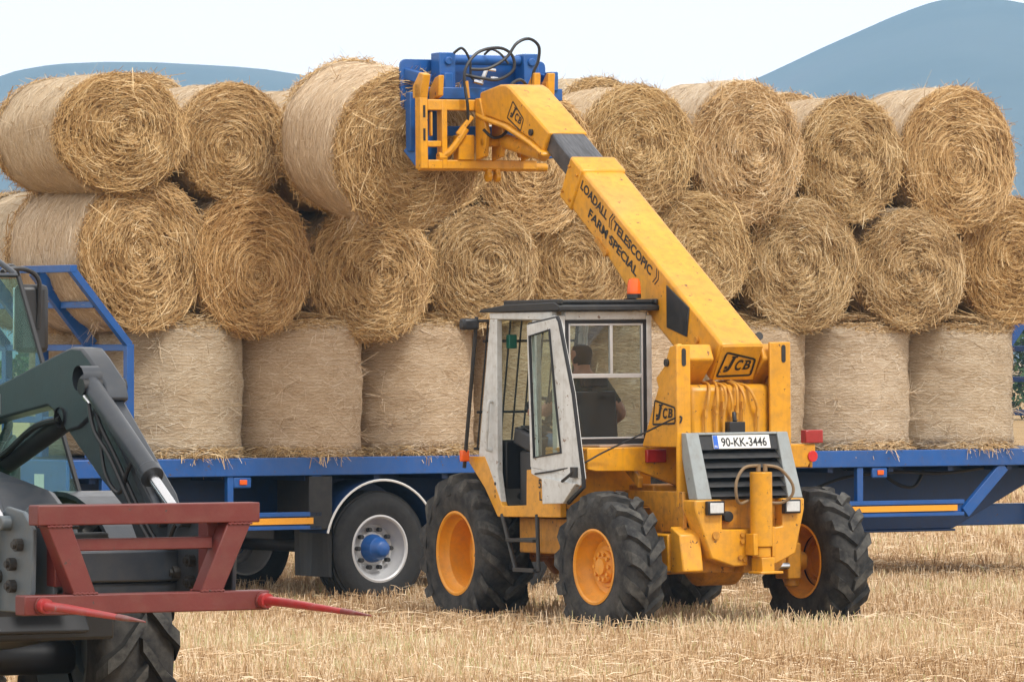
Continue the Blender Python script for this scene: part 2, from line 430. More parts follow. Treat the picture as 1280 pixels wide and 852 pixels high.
def rim_mesh(rim, W, o, dish, hub_r, hub_out):
    """o: +1 the outer face looks along +x"""
    h = W*.42
    prof = [(h+.012, rim+.012), (h+.016, rim-.004), (h+.004, rim-.018), (h-.05, rim-.03), (h-.075, rim-.055), (h-dish, rim-.075), (h-dish-.015, rim-.12), (h-dish+.01, hub_r+.03), (h-dish+.012, .0)]
    mb = MB(); mb.lathe([(o*a, b) for a, b in prof], 48)
    mb.lathe([(o*(-h-.012), rim+.012), (o*(-h-.016), rim-.004), (o*(-h+.03), rim-.03), (o*(h-dish-.02), rim-.08)], 48)
    return mb

def machine_wheel(parent, loc, Ro, W, rim, o, nl, lh, sweep, lugw, dish, hub_r, steer=0., bolts=0, tyre_mat='rubber', rim_mat='orange_rim'):
    w = rim_mesh(rim, W, o, dish, hub_r, .05)
    w = w.build('wheel', M[rim_mat], parent, loc=loc, rot=(0, 0, steer))
    tm = tyre_mesh(Ro, W, rim, nl, lh, sweep, lugw); t = tm.build('tyre', M[tyre_mat], w, smooth=40); t.data.materials.append(M['lug'])
    for i in range(tm.nbase, len(tm.f)):
        if (i-tm.nbase) % 22 % 4 == 1 and (i-tm.nbase) % 22 < 20: t.data.polygons[i].material_index = 1      # the worn top faces of the lugs
    t.rotation_euler = (random.uniform(0, 6), 0, 0)
    h = W*.42
    hub = MB(); x = h-dish
    hub.lathe([(o*(x-.02), hub_r), (o*(x+.035), hub_r), (o*(x+.045), hub_r*.93), (o*(x+.05), hub_r*.55), (o*(x+.075), hub_r*.5), (o*(x+.08), 0)], 32)
    for k in range(bolts):
        a = 2*math.pi*k/bolts; hub.cyl((o*(x+.03), hub_r*.78*math.cos(a), hub_r*.78*math.sin(a)), (o*(x+.066), hub_r*.78*math.cos(a), hub_r*.78*math.sin(a)), .016, 8)
    hub.build('hub', M[rim_mat], w)
    return w

# ------------------------------------------------------------------ camera, light, air
cam = bpy.data.cameras.new('camera'); co = bpy.data.objects.new('camera', cam); COL.objects.link(co)
co.location = (0, 0, CAMH); co.rotation_euler = (R_(90), 0, 0)
cam.sensor_width = 36; cam.lens = FPX/1280*36; cam.clip_end = 20000; cam.clip_start = .5
cam.shift_y = -(426-YH)/1280*1.0
sc.camera = co
cam.dof.use_dof = False

w = bpy.data.worlds.new('World'); sc.world = w; w.use_nodes = True; nt = w.node_tree; nt.nodes.clear()
bg = nt.nodes.new('ShaderNodeBackground'); wo = nt.nodes.new('ShaderNodeOutputWorld'); sky = nt.nodes.new('ShaderNodeTexSky')
SUN_EL, SUN_AZ = 52, 38            # degrees; azimuth measured to the right of the way the camera looks back
sky.sky_type = 'NISHITA'; sky.sun_disc = False; sky.sun_elevation = R_(SUN_EL); sky.sun_rotation = R_(180-SUN_AZ)
mx = nt.nodes.new('ShaderNodeMix'); mx.data_type = 'RGBA'; mx.inputs[0].default_value = .9
mx.inputs[7].default_value = (12.8, 12.1, 11.5, 1)                       # closed bright cloud cover
nt.links.new(sky.outputs[0], mx.inputs[6]); nt.links.new(mx.outputs[2], bg.inputs[0]); bg.inputs[1].default_value = .125
nt.links.new(bg.outputs[0], wo.inputs[0])
sl = bpy.data.lights.new('sun', 'SUN'); sl.energy = 2.3; sl.angle = R_(10); sl.color = (1, .975, .93)
so = bpy.data.objects.new('sun', sl); COL.objects.link(so)
sd = Vector((math.sin(R_(SUN_AZ))*math.cos(R_(SUN_EL)), -math.cos(R_(SUN_AZ))*math.cos(R_(SUN_EL)), math.sin(R_(SUN_EL))))
so.rotation_euler = (-sd).to_track_quat('-Z', 'Y').to_euler(); so.location = sd*60
sc.view_settings.view_transform = 'Standard'; sc.view_settings.look = 'None'; sc.view_settings.exposure = 0.08; sc.view_settings.gamma = 1
sc.view_settings.use_curve_mapping = False
sc.render.engine = 'CYCLES'; sc.cycles.use_denoising = True
sc.cycles.max_bounces = 7; sc.cycles.transparent_max_bounces = 16; sc.cycles.volume_bounces = 1
sc.cycles.diffuse_bounces = 3; sc.cycles.glossy_bounces = 2; sc.cycles.transmission_bounces = 4

# ------------------------------------------------------------------ ribbons (straw, stubble, leaves)
def ribbons(name, P, Wd, side, rnd, mat, parent=None):
    """P: (N,k,3) points of N ribbons, Wd: (N,) widths, side: (N,3) width direction, rnd: (N,) shade"""
    N, k, _ = P.shape
    taper = np.linspace(1, .7, k)[None, :, None]
    off = (side*Wd[:, None]*.5)[:, None, :]*taper
    V = np.stack([P-off, P+off], 2).reshape(-1, 3)
    base = (np.arange(N)*2*k)[:, None]
    Q = []
    for j in range(k-1):
        Q.append(np.stack([base[:, 0]+2*j, base[:, 0]+2*j+1, base[:, 0]+2*j+3, base[:, 0]+2*j+2], 1))
    Q = np.concatenate(Q, 0); nf = len(Q)
    me = bpy.data.meshes.new(name)
    me.vertices.add(len(V)); me.vertices.foreach_set('co', V.astype(np.float32).ravel())
    me.loops.add(nf*4); me.loops.foreach_set('vertex_index', Q.astype(np.int32).ravel())
    me.polygons.add(nf); me.polygons.foreach_set('loop_start', (np.arange(nf)*4).astype(np.int32))
    a = me.attributes.new('rnd', 'FLOAT', 'POINT'); a.data.foreach_set('value', np.repeat(rnd, 2*k).astype(np.float32))
    me.update(calc_edges=True); me.materials.append(mat)
    return me
def unit(a): return a/np.maximum(1e-9, np.linalg.norm(a, axis=-1, keepdims=True))

# ------------------------------------------------------------------ the field
g = MB(); xs = [-6000, -400, -60, -20, 0, 20, 60, 400, 6000]; ys = [-300, 0, 30, 50, 80, 150, 500, 2000, 9000]
g.add([(x, y, 0) for y in ys for x in xs], [(j*9+i, j*9+i+1, j*9+i+10, j*9+i+9) for j in range(8) for i in range(8)])
tag(g.build('field', M['field']), kind='structure')

def stubble():
    parts = []
    for y0, y1, dens, wid in ((33.5, 46, 760, .0052), (46, 58, 600, .006), (58, 78, 260, .009), (78, 130, 60, .014)):
        xr = y1*.092+2.2; n = int((y1-y0)*2*xr*dens)
        x = rng.uniform(-xr, xr, n); row = .13; ang = R_(3)
        y = rng.uniform(y0, y1, n)
        v = y*math.cos(ang)-x*math.sin(ang); v = np.round(v/row)*row+rng.normal(0, .022, n); y = (v+x*math.sin(ang))/math.cos(ang)
        patch = np.sin(x*1.3+y*.55)+np.sin(y*1.9+.5*np.sin(x*.8))+np.sin(x*.37-y*.31+2)
        h = rng.normal(.122, .032, n)*(1+.09*patch)
        tram = (np.abs(((y-.02*x) % 5.2)-2.2) < .45)                     # flattened wheelings
        h = np.where(tram & (rng.random(n) < .6), h*.45, np.clip(h, .04, .24))
        lean = rng.normal(0, .20, (n, 2)); lean[tram] *= 2.2
        p0 = np.stack([x, y, np.zeros(n)], 1); p1 = p0+np.stack([lean[:, 0]*h, lean[:, 1]*h, h], 1)
        az = rng.uniform(-.8, .8, n); side = np.stack([np.cos(az), np.sin(az), np.zeros(n)], 1)
        r = np.clip(rng.beta(1.7, 1.8, n)+.13*patch, 0, .985); r[rng.random(n) < .012] = 1.0
        parts.append((np.stack([p0, p1], 1), rng.uniform(.7, 1.35, n)*wid, side, r))
    P, W, S, rr = (np.concatenate([p[i] for p in parts]) for i in range(4))
    me = ribbons('stubble', P, W, S, rr, M['stubble'])
    o = bpy.data.objects.new('stubble', me); COL.objects.link(o); tag(o, 'pale cut straw stubble standing in rows over the field', 'stubble', kind='stuff')
    # straw and chaff lying between the rows
    n = 62000; y = 33.5+44*rng.random(n)**1.25; x = rng.uniform(-1, 1, n)*(y*.092+2)
    az = rng.normal(0, .9, n); L = rng.uniform(.05, .22, n)
    clump = np.sin(x*2.1+3*np.sin(y*.7))*np.sin(y*1.1+x*.4)
    z = .02+rng.random(n)*.085*(1+.6*(clump > .3)); dz = rng.normal(0, .16, n)*L
    d = np.stack([np.cos(az)*L, np.sin(az)*L, dz], 1); c = np.stack([x, y, z+.012], 1)
    mid = c+np.stack([np.zeros(n), np.zeros(n), rng.uniform(0, .015, n)], 1)
    P = np.stack([c-d/2, mid, c+d/2], 1); up = np.tile([0, -.3, 1.], (n, 1)); S = unit(np.cross(d, unit(up+rng.normal(0, .5, (n, 3)))))
    me = ribbons('loose_straw', P, rng.uniform(.004, .009, n), S, np.clip(rng.beta(3, 2, n), 0, .98), M['stubble'])
    o = bpy.data.objects.new('loose_straw', me); COL.objects.link(o); tag(o, 'loose straw and chaff lying between the stubble rows', 'straw', kind='stuff')
stubble()

# ------------------------------------------------------------------ hills, hedge, haze
HD = 3000.0
prof = [(-1500, 330), (-600, 230), (-300, 170), (-100, 128), (0, 106), (45, 90), (85, 83), (140, 80.5), (200, 81), (255, 84), (300, 86.5), (340, 90), (372, 95), (500, 112), (700, 131), (850, 128), (900, 116), (945, 99), (985, 80), (1020, 63),
        (1060, 45), (1100, 27), (1135, 13), (1160, 5), (1185, 1.5), (1205, .5), (1240, 3), (1285, 11), (1400, 40), (1700, 150), (2500, 330)]
def ridge(px):
    for (a, b), (c, d) in zip(prof, prof[1:]):
        if a <= px <= c:
            t = (px-a)/(c-a); return b+(d-b)*t
    return 330
hb = MB(); nx, ny = 300, 26; vs = []
for j in range(ny+1):
    t = j/ny; Y = 1900+1500*t
    for i in range(nx+1):
        px = -1400+3700*i/nx
        py = (ridge(px-6)+2*ridge(px)+ridge(px+6))/4; zr = (YH-py)/FPX*HD+CAMH
        X = (px-640)/FPX*HD; u = (Y-HD)/1100 if Y < HD else (Y-HD)/420
        s = max(0, 1-abs(u)); s = s*s*(3-2*s)
        nz = 5*math.sin(X*.021+Y*.004)+3*math.sin(X*.05+1.3+Y*.011)
        vs.append((X, Y, zr*s+nz*s*(1-s)*2.2-.5))
hb.add(vs, [(j*(nx+1)+i, j*(nx+1)+i+1, (j+1)*(nx+1)+i+1, (j+1)*(nx+1)+i) for j in range(ny) for i in range(nx)])
tag(hb.build('hills', M['hill'], smooth=180), kind='structure')

def hedge():
    n = 90000; L = 110
    x = rng.uniform(-L/2, L/2, n); top = 3.1+.6*np.sin(x*.31)+.45*np.sin(x*.83+1)+.3*np.sin(x*2.1)
    z = top*rng.random(n)**.8; yy = rng.normal(0, .75, n)*np.sqrt(np.clip(1.15-z/top, .05, 1))
    c = np.stack([x, yy, z+.05], 1); d = unit(rng.normal(0, 1, (n, 3)))*rng.uniform(.05, .12, n)[:, None]
    S = unit(np.cross(d, rng.normal(0, 1, (n, 3))))
    me = ribbons('hedge', np.stack([c-d, c, c+d], 1), rng.uniform(.08, .17, n), S, np.clip(rng.beta(2, 2.4, n)*.5+.5*z/top*rng.random(n), 0, 1), M['leaf'])
    o = bpy.data.objects.new('field_hedge', me); COL.objects.link(o); o.location = (8, 192, 0); o.rotation_euler = (0, 0, R_(4))
    tag(o, 'dark green hedge along the far edge of the stubble field', 'hedge')
hedge()

hz = MB().box((-2600, -60, -1.2), (2600, 3500, 215)).build('haze', M['field'])
tag(hz, 'thin blue haze lying over the fields and hills', 'haze', kind='stuff')
ht = NT('haze_air'); pv = ht.node('ShaderNodeVolumePrincipled'); pv.inputs['Color'].default_value = (.36, .66, 1.0, 1); pv.inputs['Density'].default_value = 2.2e-4
ht.link(pv.outputs[0], ht.out.inputs['Volume']); hz.data.materials[0] = ht.m

# ------------------------------------------------------------------ straw bales
BR, BL = .60, 1.15
def bale_body_mesh(seed):
    r = random.Random(seed); nu, vs, fs, uvs = 72, [], [], []
    prof = [(-BL/2+.0, BR-.10), (-BL/2+.004, BR-.06), (-BL/2+.02, BR-.025), (-BL/2+.055, BR-.006)]
    prof += [(-BL/2+.055+(BL-.11)*k/14, BR) for k in range(15)]
    prof += [(-a, b) for a, b in prof[3::-1]]
    ph = [r.uniform(0, 6) for _ in range(6)]
    m = len(prof)
    for k in range(nu+1):
        a = 2*math.pi*k/nu
        for (y, rad) in prof:
            rr = rad+.010*math.sin(2*a+ph[0])+.008*math.sin(3*a+ph[1])+.005*math.sin(7*a+ph[2]+y*3)+.006*math.sin(y*9+ph[3])+.004*math.sin(y*23+3*a+ph[4])
            vs.append((rr*math.sin(a), y, rr*math.cos(a))); uvs.append((a*BR, y))
    for k in range(nu):
        for i in range(m-1):
            fs.append((k*m+i, (k+1)*m+i, (k+1)*m+i+1, k*m+i+1))
    me = bpy.data.meshes.new('round_bale'); me.from_pydata(vs, [], fs); uv = me.uv_layers.new(name='UVMap')
    for lp in me.loops: uv.data[lp.index].uv = uvs[lp.vertex_index]
    me.polygons.foreach_set('use_smooth', [True]*len(me.polygons)); me.update(); me.materials.append(M['wrap'])
    # straws caught under and poking through the net, lying mostly round the bale
    q = np.random.default_rng(300+seed); n = 6500
    a = q.uniform(0, 2*np.pi, n); y = q.uniform(-BL/2+.02, BL/2-.02, n); an = q.normal(0, .33, n); an = np.where(q.random(n) < .14, q.uniform(-1.57, 1.57, n), an)
    L = q.uniform(.03, .13, n); pts = []; out = q.uniform(.001, .0055, n); free = np.where(q.random(n) < .10, q.uniform(.005, .03, n), 0)
    def rad(aa, yy): return BR+.010*np.sin(2*aa+ph[0])+.008*np.sin(3*aa+ph[1])+.005*np.sin(7*aa+ph[2]+yy*3)+.006*np.sin(yy*9+ph[3])+.004*np.sin(yy*23+3*aa+ph[4])
    for t in (-.5, 0, .5):
        aa = a+t*L*np.cos(an)/BR; yy = y+t*L*np.sin(an); rr = rad(aa, yy)+out+free*(t+.5)**2
        pts.append(np.stack([rr*np.sin(aa), yy, rr*np.cos(aa)], 1))
    er = np.stack([np.sin(a), np.zeros(n), np.cos(a)], 1); P = np.stack(pts, 1)
    for k in range(10):                                                   # small tufts pulled out through the net
        sel = q.integers(0, n, 26); ta = q.uniform(0, 6.28); ty = q.uniform(-.45, .45); c = np.array([BR*math.sin(ta), ty, BR*math.cos(ta)]); o3 = c/np.linalg.norm(c*[1, 0, 1])*[1, 0, 1]
        d = q.normal(0, 1, (26, 3))*.035+o3*.012; P[sel, 0] = c+q.normal(0, .012, (26, 3)); P[sel, 1] = P[sel, 0]+d+o3*.02; P[sel, 2] = P[sel, 1]+d*.8-np.array([0, 0, .0])
    S = unit(np.cross(P[:, 2]-P[:, 0], er+.25*q.normal(0, 1, (n, 3))))
    shade = np.clip(.42+.58*q.beta(2.2, 1.5, n)-.30*(q.random(n) < .18), 0, 1)
    rb = ribbons('wrap_straw', P, q.uniform(.0022, .0052, n), S, shade, M['straw'])
    import bmesh
    bm = bmesh.new(); bm.from_mesh(me); k0 = len(bm.faces); bm.from_mesh(rb); bm.faces.ensure_lookup_table()
    for f in bm.faces[k0:]: f.material_index = 1
    bm.to_mesh(me); bm.free(); me.materials.append(M['strand_pale']); bpy.data.meshes.remove(rb); return me

def straw_end_mesh(seed, n=12500, fringe=False):
    """one end of a bale, facing -y: a dished straw base with the strands laid round it"""
    q = np.random.default_rng(seed)
    y0 = -BL/2; mess = q.uniform(.75, 1.75); lump = q.uniform(.6, 2.2); cx, cz = q.normal(0, .045, 2)
    # strands
    r = BR*.985*np.sqrt(q.random(n)); r = np.where(q.random(n) < .10, BR*.30*q.random(n), r)
    th = q.uniform(0, 2*np.pi, n); L = q.uniform(.05, .20, n)*np.clip(.45+r/BR, .45, 1.25)
    swirl = .5+.5*np.sin(r*2*np.pi/.06+th+1.6*np.sin(th*2+seed)+1.3*np.sin(5*th+r*11+seed*2)+q.normal(0, .5, n))            # the rolled layers
    blotch = np.sin(3*th+r*9+seed)+np.sin(5*th-r*14+2*seed)
    j = mess*q.normal(0, .24, n)+.40*q.normal(0, 1, n)*np.exp(-(r/.17)**2)+.12*blotch*.5
    wild = q.random(n) < .13; j = np.where(wild, q.normal(0, .8, n), j)
    def dome(rr): return -.045*(1-(rr/BR)**2)+.05*np.exp(-(rr/.10)**2)
    yb = y0+dome(r)-.030*swirl*np.clip(r/.15, 0, 1)-.012*blotch*lump
    depth = q.random(n)*.03
    pts = []
    tilt = q.normal(0, .10, n)+np.where(wild, np.abs(q.normal(0, .28, n)), 0)
    er = np.stack([np.sin(th), np.zeros(n), np.cos(th)], 1); et = np.stack([np.cos(th), np.zeros(n), -np.sin(th)], 1); ey = np.array([0, 1., 0])
    c = er*r[:, None]+ey*(yb-depth)[:, None]
    for s in (-.5, 0, .5):
        al = s*L; curve = -(al**2)/(2*np.maximum(r, .08))
        p = c+et*(al*np.cos(j))[:, None]+er*(al*np.sin(j)+curve)[:, None]+ey*(-(s+.5)*L*np.tan(np.clip(tilt, -.3, .9)))[:, None]
        pts.append(p)
    P = np.stack(pts, 1); fall = np.clip(1-(r/BR)**2, 0, 1)[:, None]; P[:, :, 0] += cx*fall; P[:, :, 2] += cz*fall; W = q.uniform(.0028, .0060, n)*np.where(q.random(n) < .08, 1.6, 1.)
    out = np.tile([0, -1., 0], (n, 1))+q.normal(0, .45, (n, 3)); S = unit(np.cross(P[:, 2]-P[:, 0], out))
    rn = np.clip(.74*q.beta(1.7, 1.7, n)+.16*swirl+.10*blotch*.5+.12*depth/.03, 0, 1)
    sets = [(P, W, S, rn)]
    # ragged rim
    m = 1900; th = q.uniform(0, 2*np.pi, m); th = np.where(q.random(m) < .3, np.round(th*2.7)/2.7+q.normal(0, .09, m), th)
    er = np.stack([np.sin(th), np.zeros(m), np.cos(th)], 1); et = np.stack([np.cos(th), np.zeros(m), -np.sin(th)], 1)
    c = er*(BR-.012+q.normal(0, .008, m))[:, None]+ey*(y0+q.uniform(-.02, .075, m))[:, None]
    d = et*(q.normal(0, 1.0, m)*1.7)[:, None]+er*np.abs(q.normal(0, .30, m))[:, None]-ey*(q.normal(.10, .35, m))[:, None]
    L = q.uniform(.04, .13, m)+.10*(q.random(m) < .04); d = unit(d)*L[:, None]
    P = np.stack([c-d*.35, c+d*.2+er*.004, c+d*.65-np.array([0, 0, .02])*(L[:, None]/.2)], 1)
    sets.append((P, q.uniform(.003, .006, m), unit(np.cross(d, er+.3*q.normal(0, 1, (m, 3)))), np.clip(q.beta(3, 2, m), 0, 1)))
    if fringe:                                                            # long straws pushed out under a bale that stands on its end
        m = 620; th = q.uniform(0, 2*np.pi, m); th = np.round(th*2.2)/2.2+q.normal(0, .2, m)
        er = np.stack([np.sin(th), np.zeros(m), np.cos(th)], 1); et = np.stack([np.cos(th), np.zeros(m), -np.sin(th)], 1)
        c = er*(BR-.05+q.normal(0, .03, m))[:, None]+ey*(y0+.025*q.random(m))[:, None]
        L = q.uniform(.06, .20, m); d = er*(L*q.uniform(.25, 1., m))[:, None]+et*(q.normal(0, .6, m)*L)[:, None]
        drop = ey*(-(L**1.2)*q.uniform(.0, .9, m))[:, None]
        P = np.stack([c, c+d*.6+drop*.15, c+d+drop], 1)
        sets.append((P, q.uniform(.004, .009, m), unit(np.cross(d, ey+.3*q.normal(0, 1, (m, 3)))), np.clip(q.beta(2.4, 2, m), 0, 1)))
    P, W, S, rn = (np.concatenate([s[i] for s in sets]) for i in range(4))
    me = ribbons('straw_end', P, W, S, rn, M['straw'])
    # the base sheet is added to the same mesh
    import bmesh
    bm = bmesh.new(); bm.from_mesh(me); uvl = bm.loops.layers.uv.new('UVMap'); nr, nt_ = 14, 56; rows = []
    for i in range(nr+1):
        rr = max(.002, (BR-.012)*i/nr); row = []
        for k in range(nt_):
            a = 2*math.pi*k/nt_; yy = y0+float(dome(np.array(rr)))+.012*math.sin(rr*80+a)+.010*math.sin(3*a+rr*20)
            if i == nr: yy = y0+.03
            row.append((bm.verts.new((rr*math.sin(a), yy, rr*math.cos(a))), rr, a))
        rows.append(row)
    for i in range(nr):
        for k in range(nt_):
            k2 = (k+1) % nt_; quad = [rows[i][k], rows[i+1][k], rows[i+1][k2], rows[i][k2]]
            f = bm.faces.new([v[0] for v in quad]); f.material_index = 1; f.smooth = True
            for lp, v in zip(f.loops, quad):
                a = v[2] if not (k2 == 0 and v[2] == 0) else 2*math.pi
                lp[uvl].uv = (a*.5, v[1])
    bm.to_mesh(me); bm.free(); me.materials.append(M['straw_bed']); return me

BODIES = [bale_body_mesh(i) for i in range(4)]
ENDS = [straw_end_mesh(20+i) for i in range(9)]
FRINGE = [straw_end_mesh(40+i, 500, True) for i in range(2)]
nb = [0]
def make_bale(loc, rot, scale, label, group, tint, two_ends=False, standing=False):
    k = nb[0]; nb[0] += 1
    b = bpy.data.objects.new('round_bale', BODIES[k % 4]); COL.objects.link(b)
    v = random.uniform(.90, 1.05), random.uniform(-.03, .03); tint = tuple((t[0]*v[0], t[1]*v[0], t[2]*v[0]*(1+v[1]), 1) for t in tint)
    b.location = loc; b.rotation_euler = rot; b.scale = scale; b.color = tint[0]
    tag(b, label, 'straw bale', group)
    e = bpy.data.objects.new('straw_end', ENDS[(k*5+1) % 9]); COL.objects.link(e); e.parent = b; e.color = tint[1]; e.rotation_euler = (0, random.uniform(0, 6.28), 0)
    if two_ends or standing:
        e = bpy.data.objects.new('straw_end', (FRINGE[k % 2] if standing else ENDS[(k*2+2) % 9])); COL.objects.link(e); e.parent = b; e.color = tint[1]
        e.rotation_euler = (0, random.uniform(0, 6.28), math.pi)
    return b
PALE = ((.98, .98, .95, 1), (1.06, 1.03, 1.0, 1)); GOLD = ((.98, .95, .89, 1), (1.05, .97, .85, 1)); ORNG = ((.97, .92, .84, 1), (1.02, .90, .73, 1))
WARM = ((1.02, .97, .89, 1), (1.05, 1.0, .91, 1)); SHADE = ((.95, .9, .84, 1), (.96, .88, .76, 1))

BED = 1.285
ORD = ['first', 'second', 'third', 'fourth', 'fifth', 'sixth', 'seventh', 'eighth', 'ninth']
# bottom row: bales standing on their ends
G_ST = 'round bales standing on end along the near edge of the trailer'
stand_lab = ['standing round bale behind the blue end gate, leftmost of the bottom row',
             'standing round bale spilling straw over the deck, second in the bottom row from the gate',
             'standing round bale just left of the loader cab in the bottom row',
             'standing round bale seen through the open cab door and guard bars',
             'standing round bale seen through the rear cab window behind the driver',
             'standing round bale half hidden by the right upright of the yellow loader',
             'standing round bale with clear net lines above the right rear loader wheel',
             'standing round bale at the right end of the bottom row']
SX = [-1.77, -.545, .69, 1.93, 3.17, 4.41, 5.645, 6.87]
for i, x in enumerate(SX):
    p = TRAILER.world(x, .61+random.uniform(-.02, .03), BED+BL/2*1.0+.002)
    make_bale(p, (R_(-90)+random.uniform(-.022, .022), random.uniform(-.015, .015), random.uniform(0, 6)), (random.uniform(.985, 1.035), 1.0, random.uniform(.985, 1.035)), stand_lab[i], G_ST, WARM if i not in (0, 6, 7) else PALE, standing=True)
for i, x in enumerate(SX):
    p = TRAILER.world(x+.05, 1.86, BED+BL/2+.002)
    make_bale(p, (R_(-90), 0, random.uniform(0, 6)), (1.0, 1.0, 1.0), 'standing round bale in the far bottom row, behind the near standing bales', 'far row of standing bales', WARM)

def lying(px, py, hpx, wpx, yaw, off, label, group, tint, two=False, tilt=0):
    x, z, d = TRAILER.on_y(px, py, off); k = FPX/d; c = TRAILER.world(x, off, z)
    ex = Vector((-math.sin(R_(yaw)), math.cos(R_(yaw)), 0))
    sx = wpx/2/(k*math.cos(R_(yaw)))/BR; sz = hpx/2/k/BR
    return make_bale(c+ex*(BL/2), (R_(tilt), 0, R_(yaw)), (sx, 1.0, sz), label, group, tint, two)
G_M = 'round bales lying in the middle row'; G_T = 'round bales lying in the top row'
lying(177, 318, 194, 148, 36, .10, 'big golden lying bale directly above the blue end gate in the middle row', G_M, GOLD, True)
lying(313, 328, 184, 142, 32, .02, 'orange tinged lying bale, second from the left in the middle row', G_M, ORNG)
lying(460, 342, 170, 154, 29, .05, 'lying bale in the middle row under the bale that the loader holds', G_M, GOLD)
lying(599, 335, 152, 142, 25, .05, 'lying bale in the middle row just above the front of the cab roof', G_M, WARM)
lying(722, 330, 152, 140, 25, .08, 'lying bale in the middle row behind the loader boom and amber beacon', G_M, GOLD)
lying(866, 314, 150, 140, 26, .05, 'lying bale in the middle row right of the boom, partly hidden by it', G_M, WARM)
lying(1000, 332, 168, 145, 18, .02, 'broad pale lying bale in the middle row right of the boom foot', G_M, PALE)
lying(1137, 337, 151, 138, 25, .0, 'small tightly rolled lying bale, second from the right in the middle row', G_M, WARM)
lying(1262, 326, 160, 138, 27, .05, 'lying bale cut by the right edge of the picture in the middle row', G_M, ORNG)
lying(150, 166, 150, 157, 31, .0, 'leftmost lying bale of the top row with its pale netted side showing', G_T, GOLD, True)
lying(290, 177, 148, 134, 30, .05, 'second lying bale from the left in the top row, beside the held bale', G_T, GOLD)
lying(418, 186, 150, 138, 30, .12, 'top row lying bale hidden behind the bale that the loader holds', G_T, WARM)
lying(545, 192, 150, 138, 30, .12, 'top row lying bale hidden behind the blue bale grab', G_T, WARM)
lying(668, 203, 178, 152, 26, .05, 'top row lying bale behind the yellow boom head', G_T, GOLD)
lying(795, 188, 164, 141, 25, .05, 'top row lying bale just right of the boom with a hollow dark centre', G_T, WARM)
lying(931, 191, 178, 138, 25, .0, 'top row lying bale with the tallest ragged crown, third from the right', G_T, PALE)
lying(1061, 199, 158, 132, 26, .05, 'top row lying bale, second from the right against the hill', G_T, WARM)
lying(1196, 199, 182, 146, 26, .0, 'large lying bale at the right end of the top row', G_T, GOLD)
FG = 'far row of lying bales'
for i, (x, z) in enumerate([(-2.2, 2.98), (-.95, 2.94), (.25, 2.93), (1.45, 2.94), (2.7, 2.97), (3.9, 2.97), (5.1, 2.95), (6.35, 2.93)]):
    make_bale(TRAILER.world(x, 1.86, z), (0, 0, R_(33)), (1.02, 1.0, 1.0), 'round bale lying in the far middle row, behind the near bales', FG, PALE, i == 0)
for i, (x, z, lab) in enumerate([(-1.6, 3.99, 'far row bale whose pale top shows beside the left side of the held bale'), (.95, 4.02, None), (2.2, 4.10, None), (3.35, 4.09, 'far row bale whose brown crown peeps over the top row right of the boom'),
                                 (4.5, 4.02, None), (5.6, 4.0, None)]):
    make_bale(TRAILER.world(x, 1.86, z), (0, 0, R_(33)), (1.0, 1.0, 1.0), lab or 'round bale lying in the far top row, almost hidden by the near bales', FG, PALE, True)

# ------------------------------------------------------------------ the trailer
tr = thing('bale_trailer', 'long blue flatbed trailer loaded with round straw bales behind the yellow loader', 'trailer', TRAILER.world(0, 0), (0, 0, R_(36)))
MB().box((-3.15, .05, 1.19), (8.7, 2.45, 1.272)).build('deck', M['blue_shaded'], tr, .004)
MB().box((-3.15, -.01, 1.125), (8.7, .05, 1.28)).build('side_rail', M['blue'], tr, .008)
MB().box((-3.15, 2.45, 1.125), (8.7, 2.51, 1.28)).build('side_rail', M['blue'], tr, .008)
for y in (.72, 1.66):
    b = MB(); b.prism([(-3.1, .84), (-3.1, 1.185), (8.6, 1.185), (8.35, 1.1), (7.05, .52), (4.3, .52), (3.6, .72), (-1.2, .72), (-1.6, .84)], 'y', y, y+.12)
    b.box((-3.1, y-.05, .80), (-1.65, y+.17, .838)).box((4.3, y-.05, .498), (7.04, y+.17, .519))
    b.build('chassis_beam', M['blue_shaded'], tr, .006)
cm = MB()
for x in np.arange(-2.9, 8.4, .72):
    cm.box((x-.03, .06, 1.08), (x+.03, .715, 1.186)).box((x-.03, .845, 1.08), (x+.03, 1.655, 1.186))
cm.build('cross_member', M['blue_shaded'], tr)
MB().box((6.55, 1.05, .53), (9.6, 1.25, .73)).build('drawbar', M['blue'], tr, .01)
b = MB().box((8.32, .92, .0), (8.42, 1.02, 1.12)).box((8.25, .86, .0), (8.49, 1.08, .03)); b.build('support_leg', M['blue_shaded'], tr, .005)
def guard(xa, xb, posts, brace):
    gd = MB(); gd.box((xa, .0, .775), (xb, .05, .815)).box((xa, .0, .665), (xb, .05, .70)).box((xa, .035, .70), (xb, .05, .775))
    for x, wd in posts: gd.box((x-wd/2, .004, .8151), (x+wd/2, .055, 1.124))
    if brace: gd.beam((xb+.02, .03, .69), (xb+.50, .03, 1.12), .05, .11)
    o = gd.build('side_guard', M['blue'], tr, .004)
    MB().box((xa+.03, -.004, .712), (xb-.09, .003, .766)).build('reflective_strip', M['reflect_orange'], o)
guard(-2.85, -.63, [(-1.56, .06), (-.68, .10), (-2.8, .08)], False)
guard(3.55, 6.58, [(3.62, .09), (5.33, .07)], True)
for x, z in ((-1.44, 1.075), (5.56, 1.075)):
    o = MB().box((x-.09, .0, z-.05), (x+.09, .03, z+.045)).build('marker_lamp', M['blue'], tr, .012)
    MB().box((x-.035, -.012, z-.022), (x+.04, -.001, z+.022)).build('lens', M['orange_lens'], o, .006)
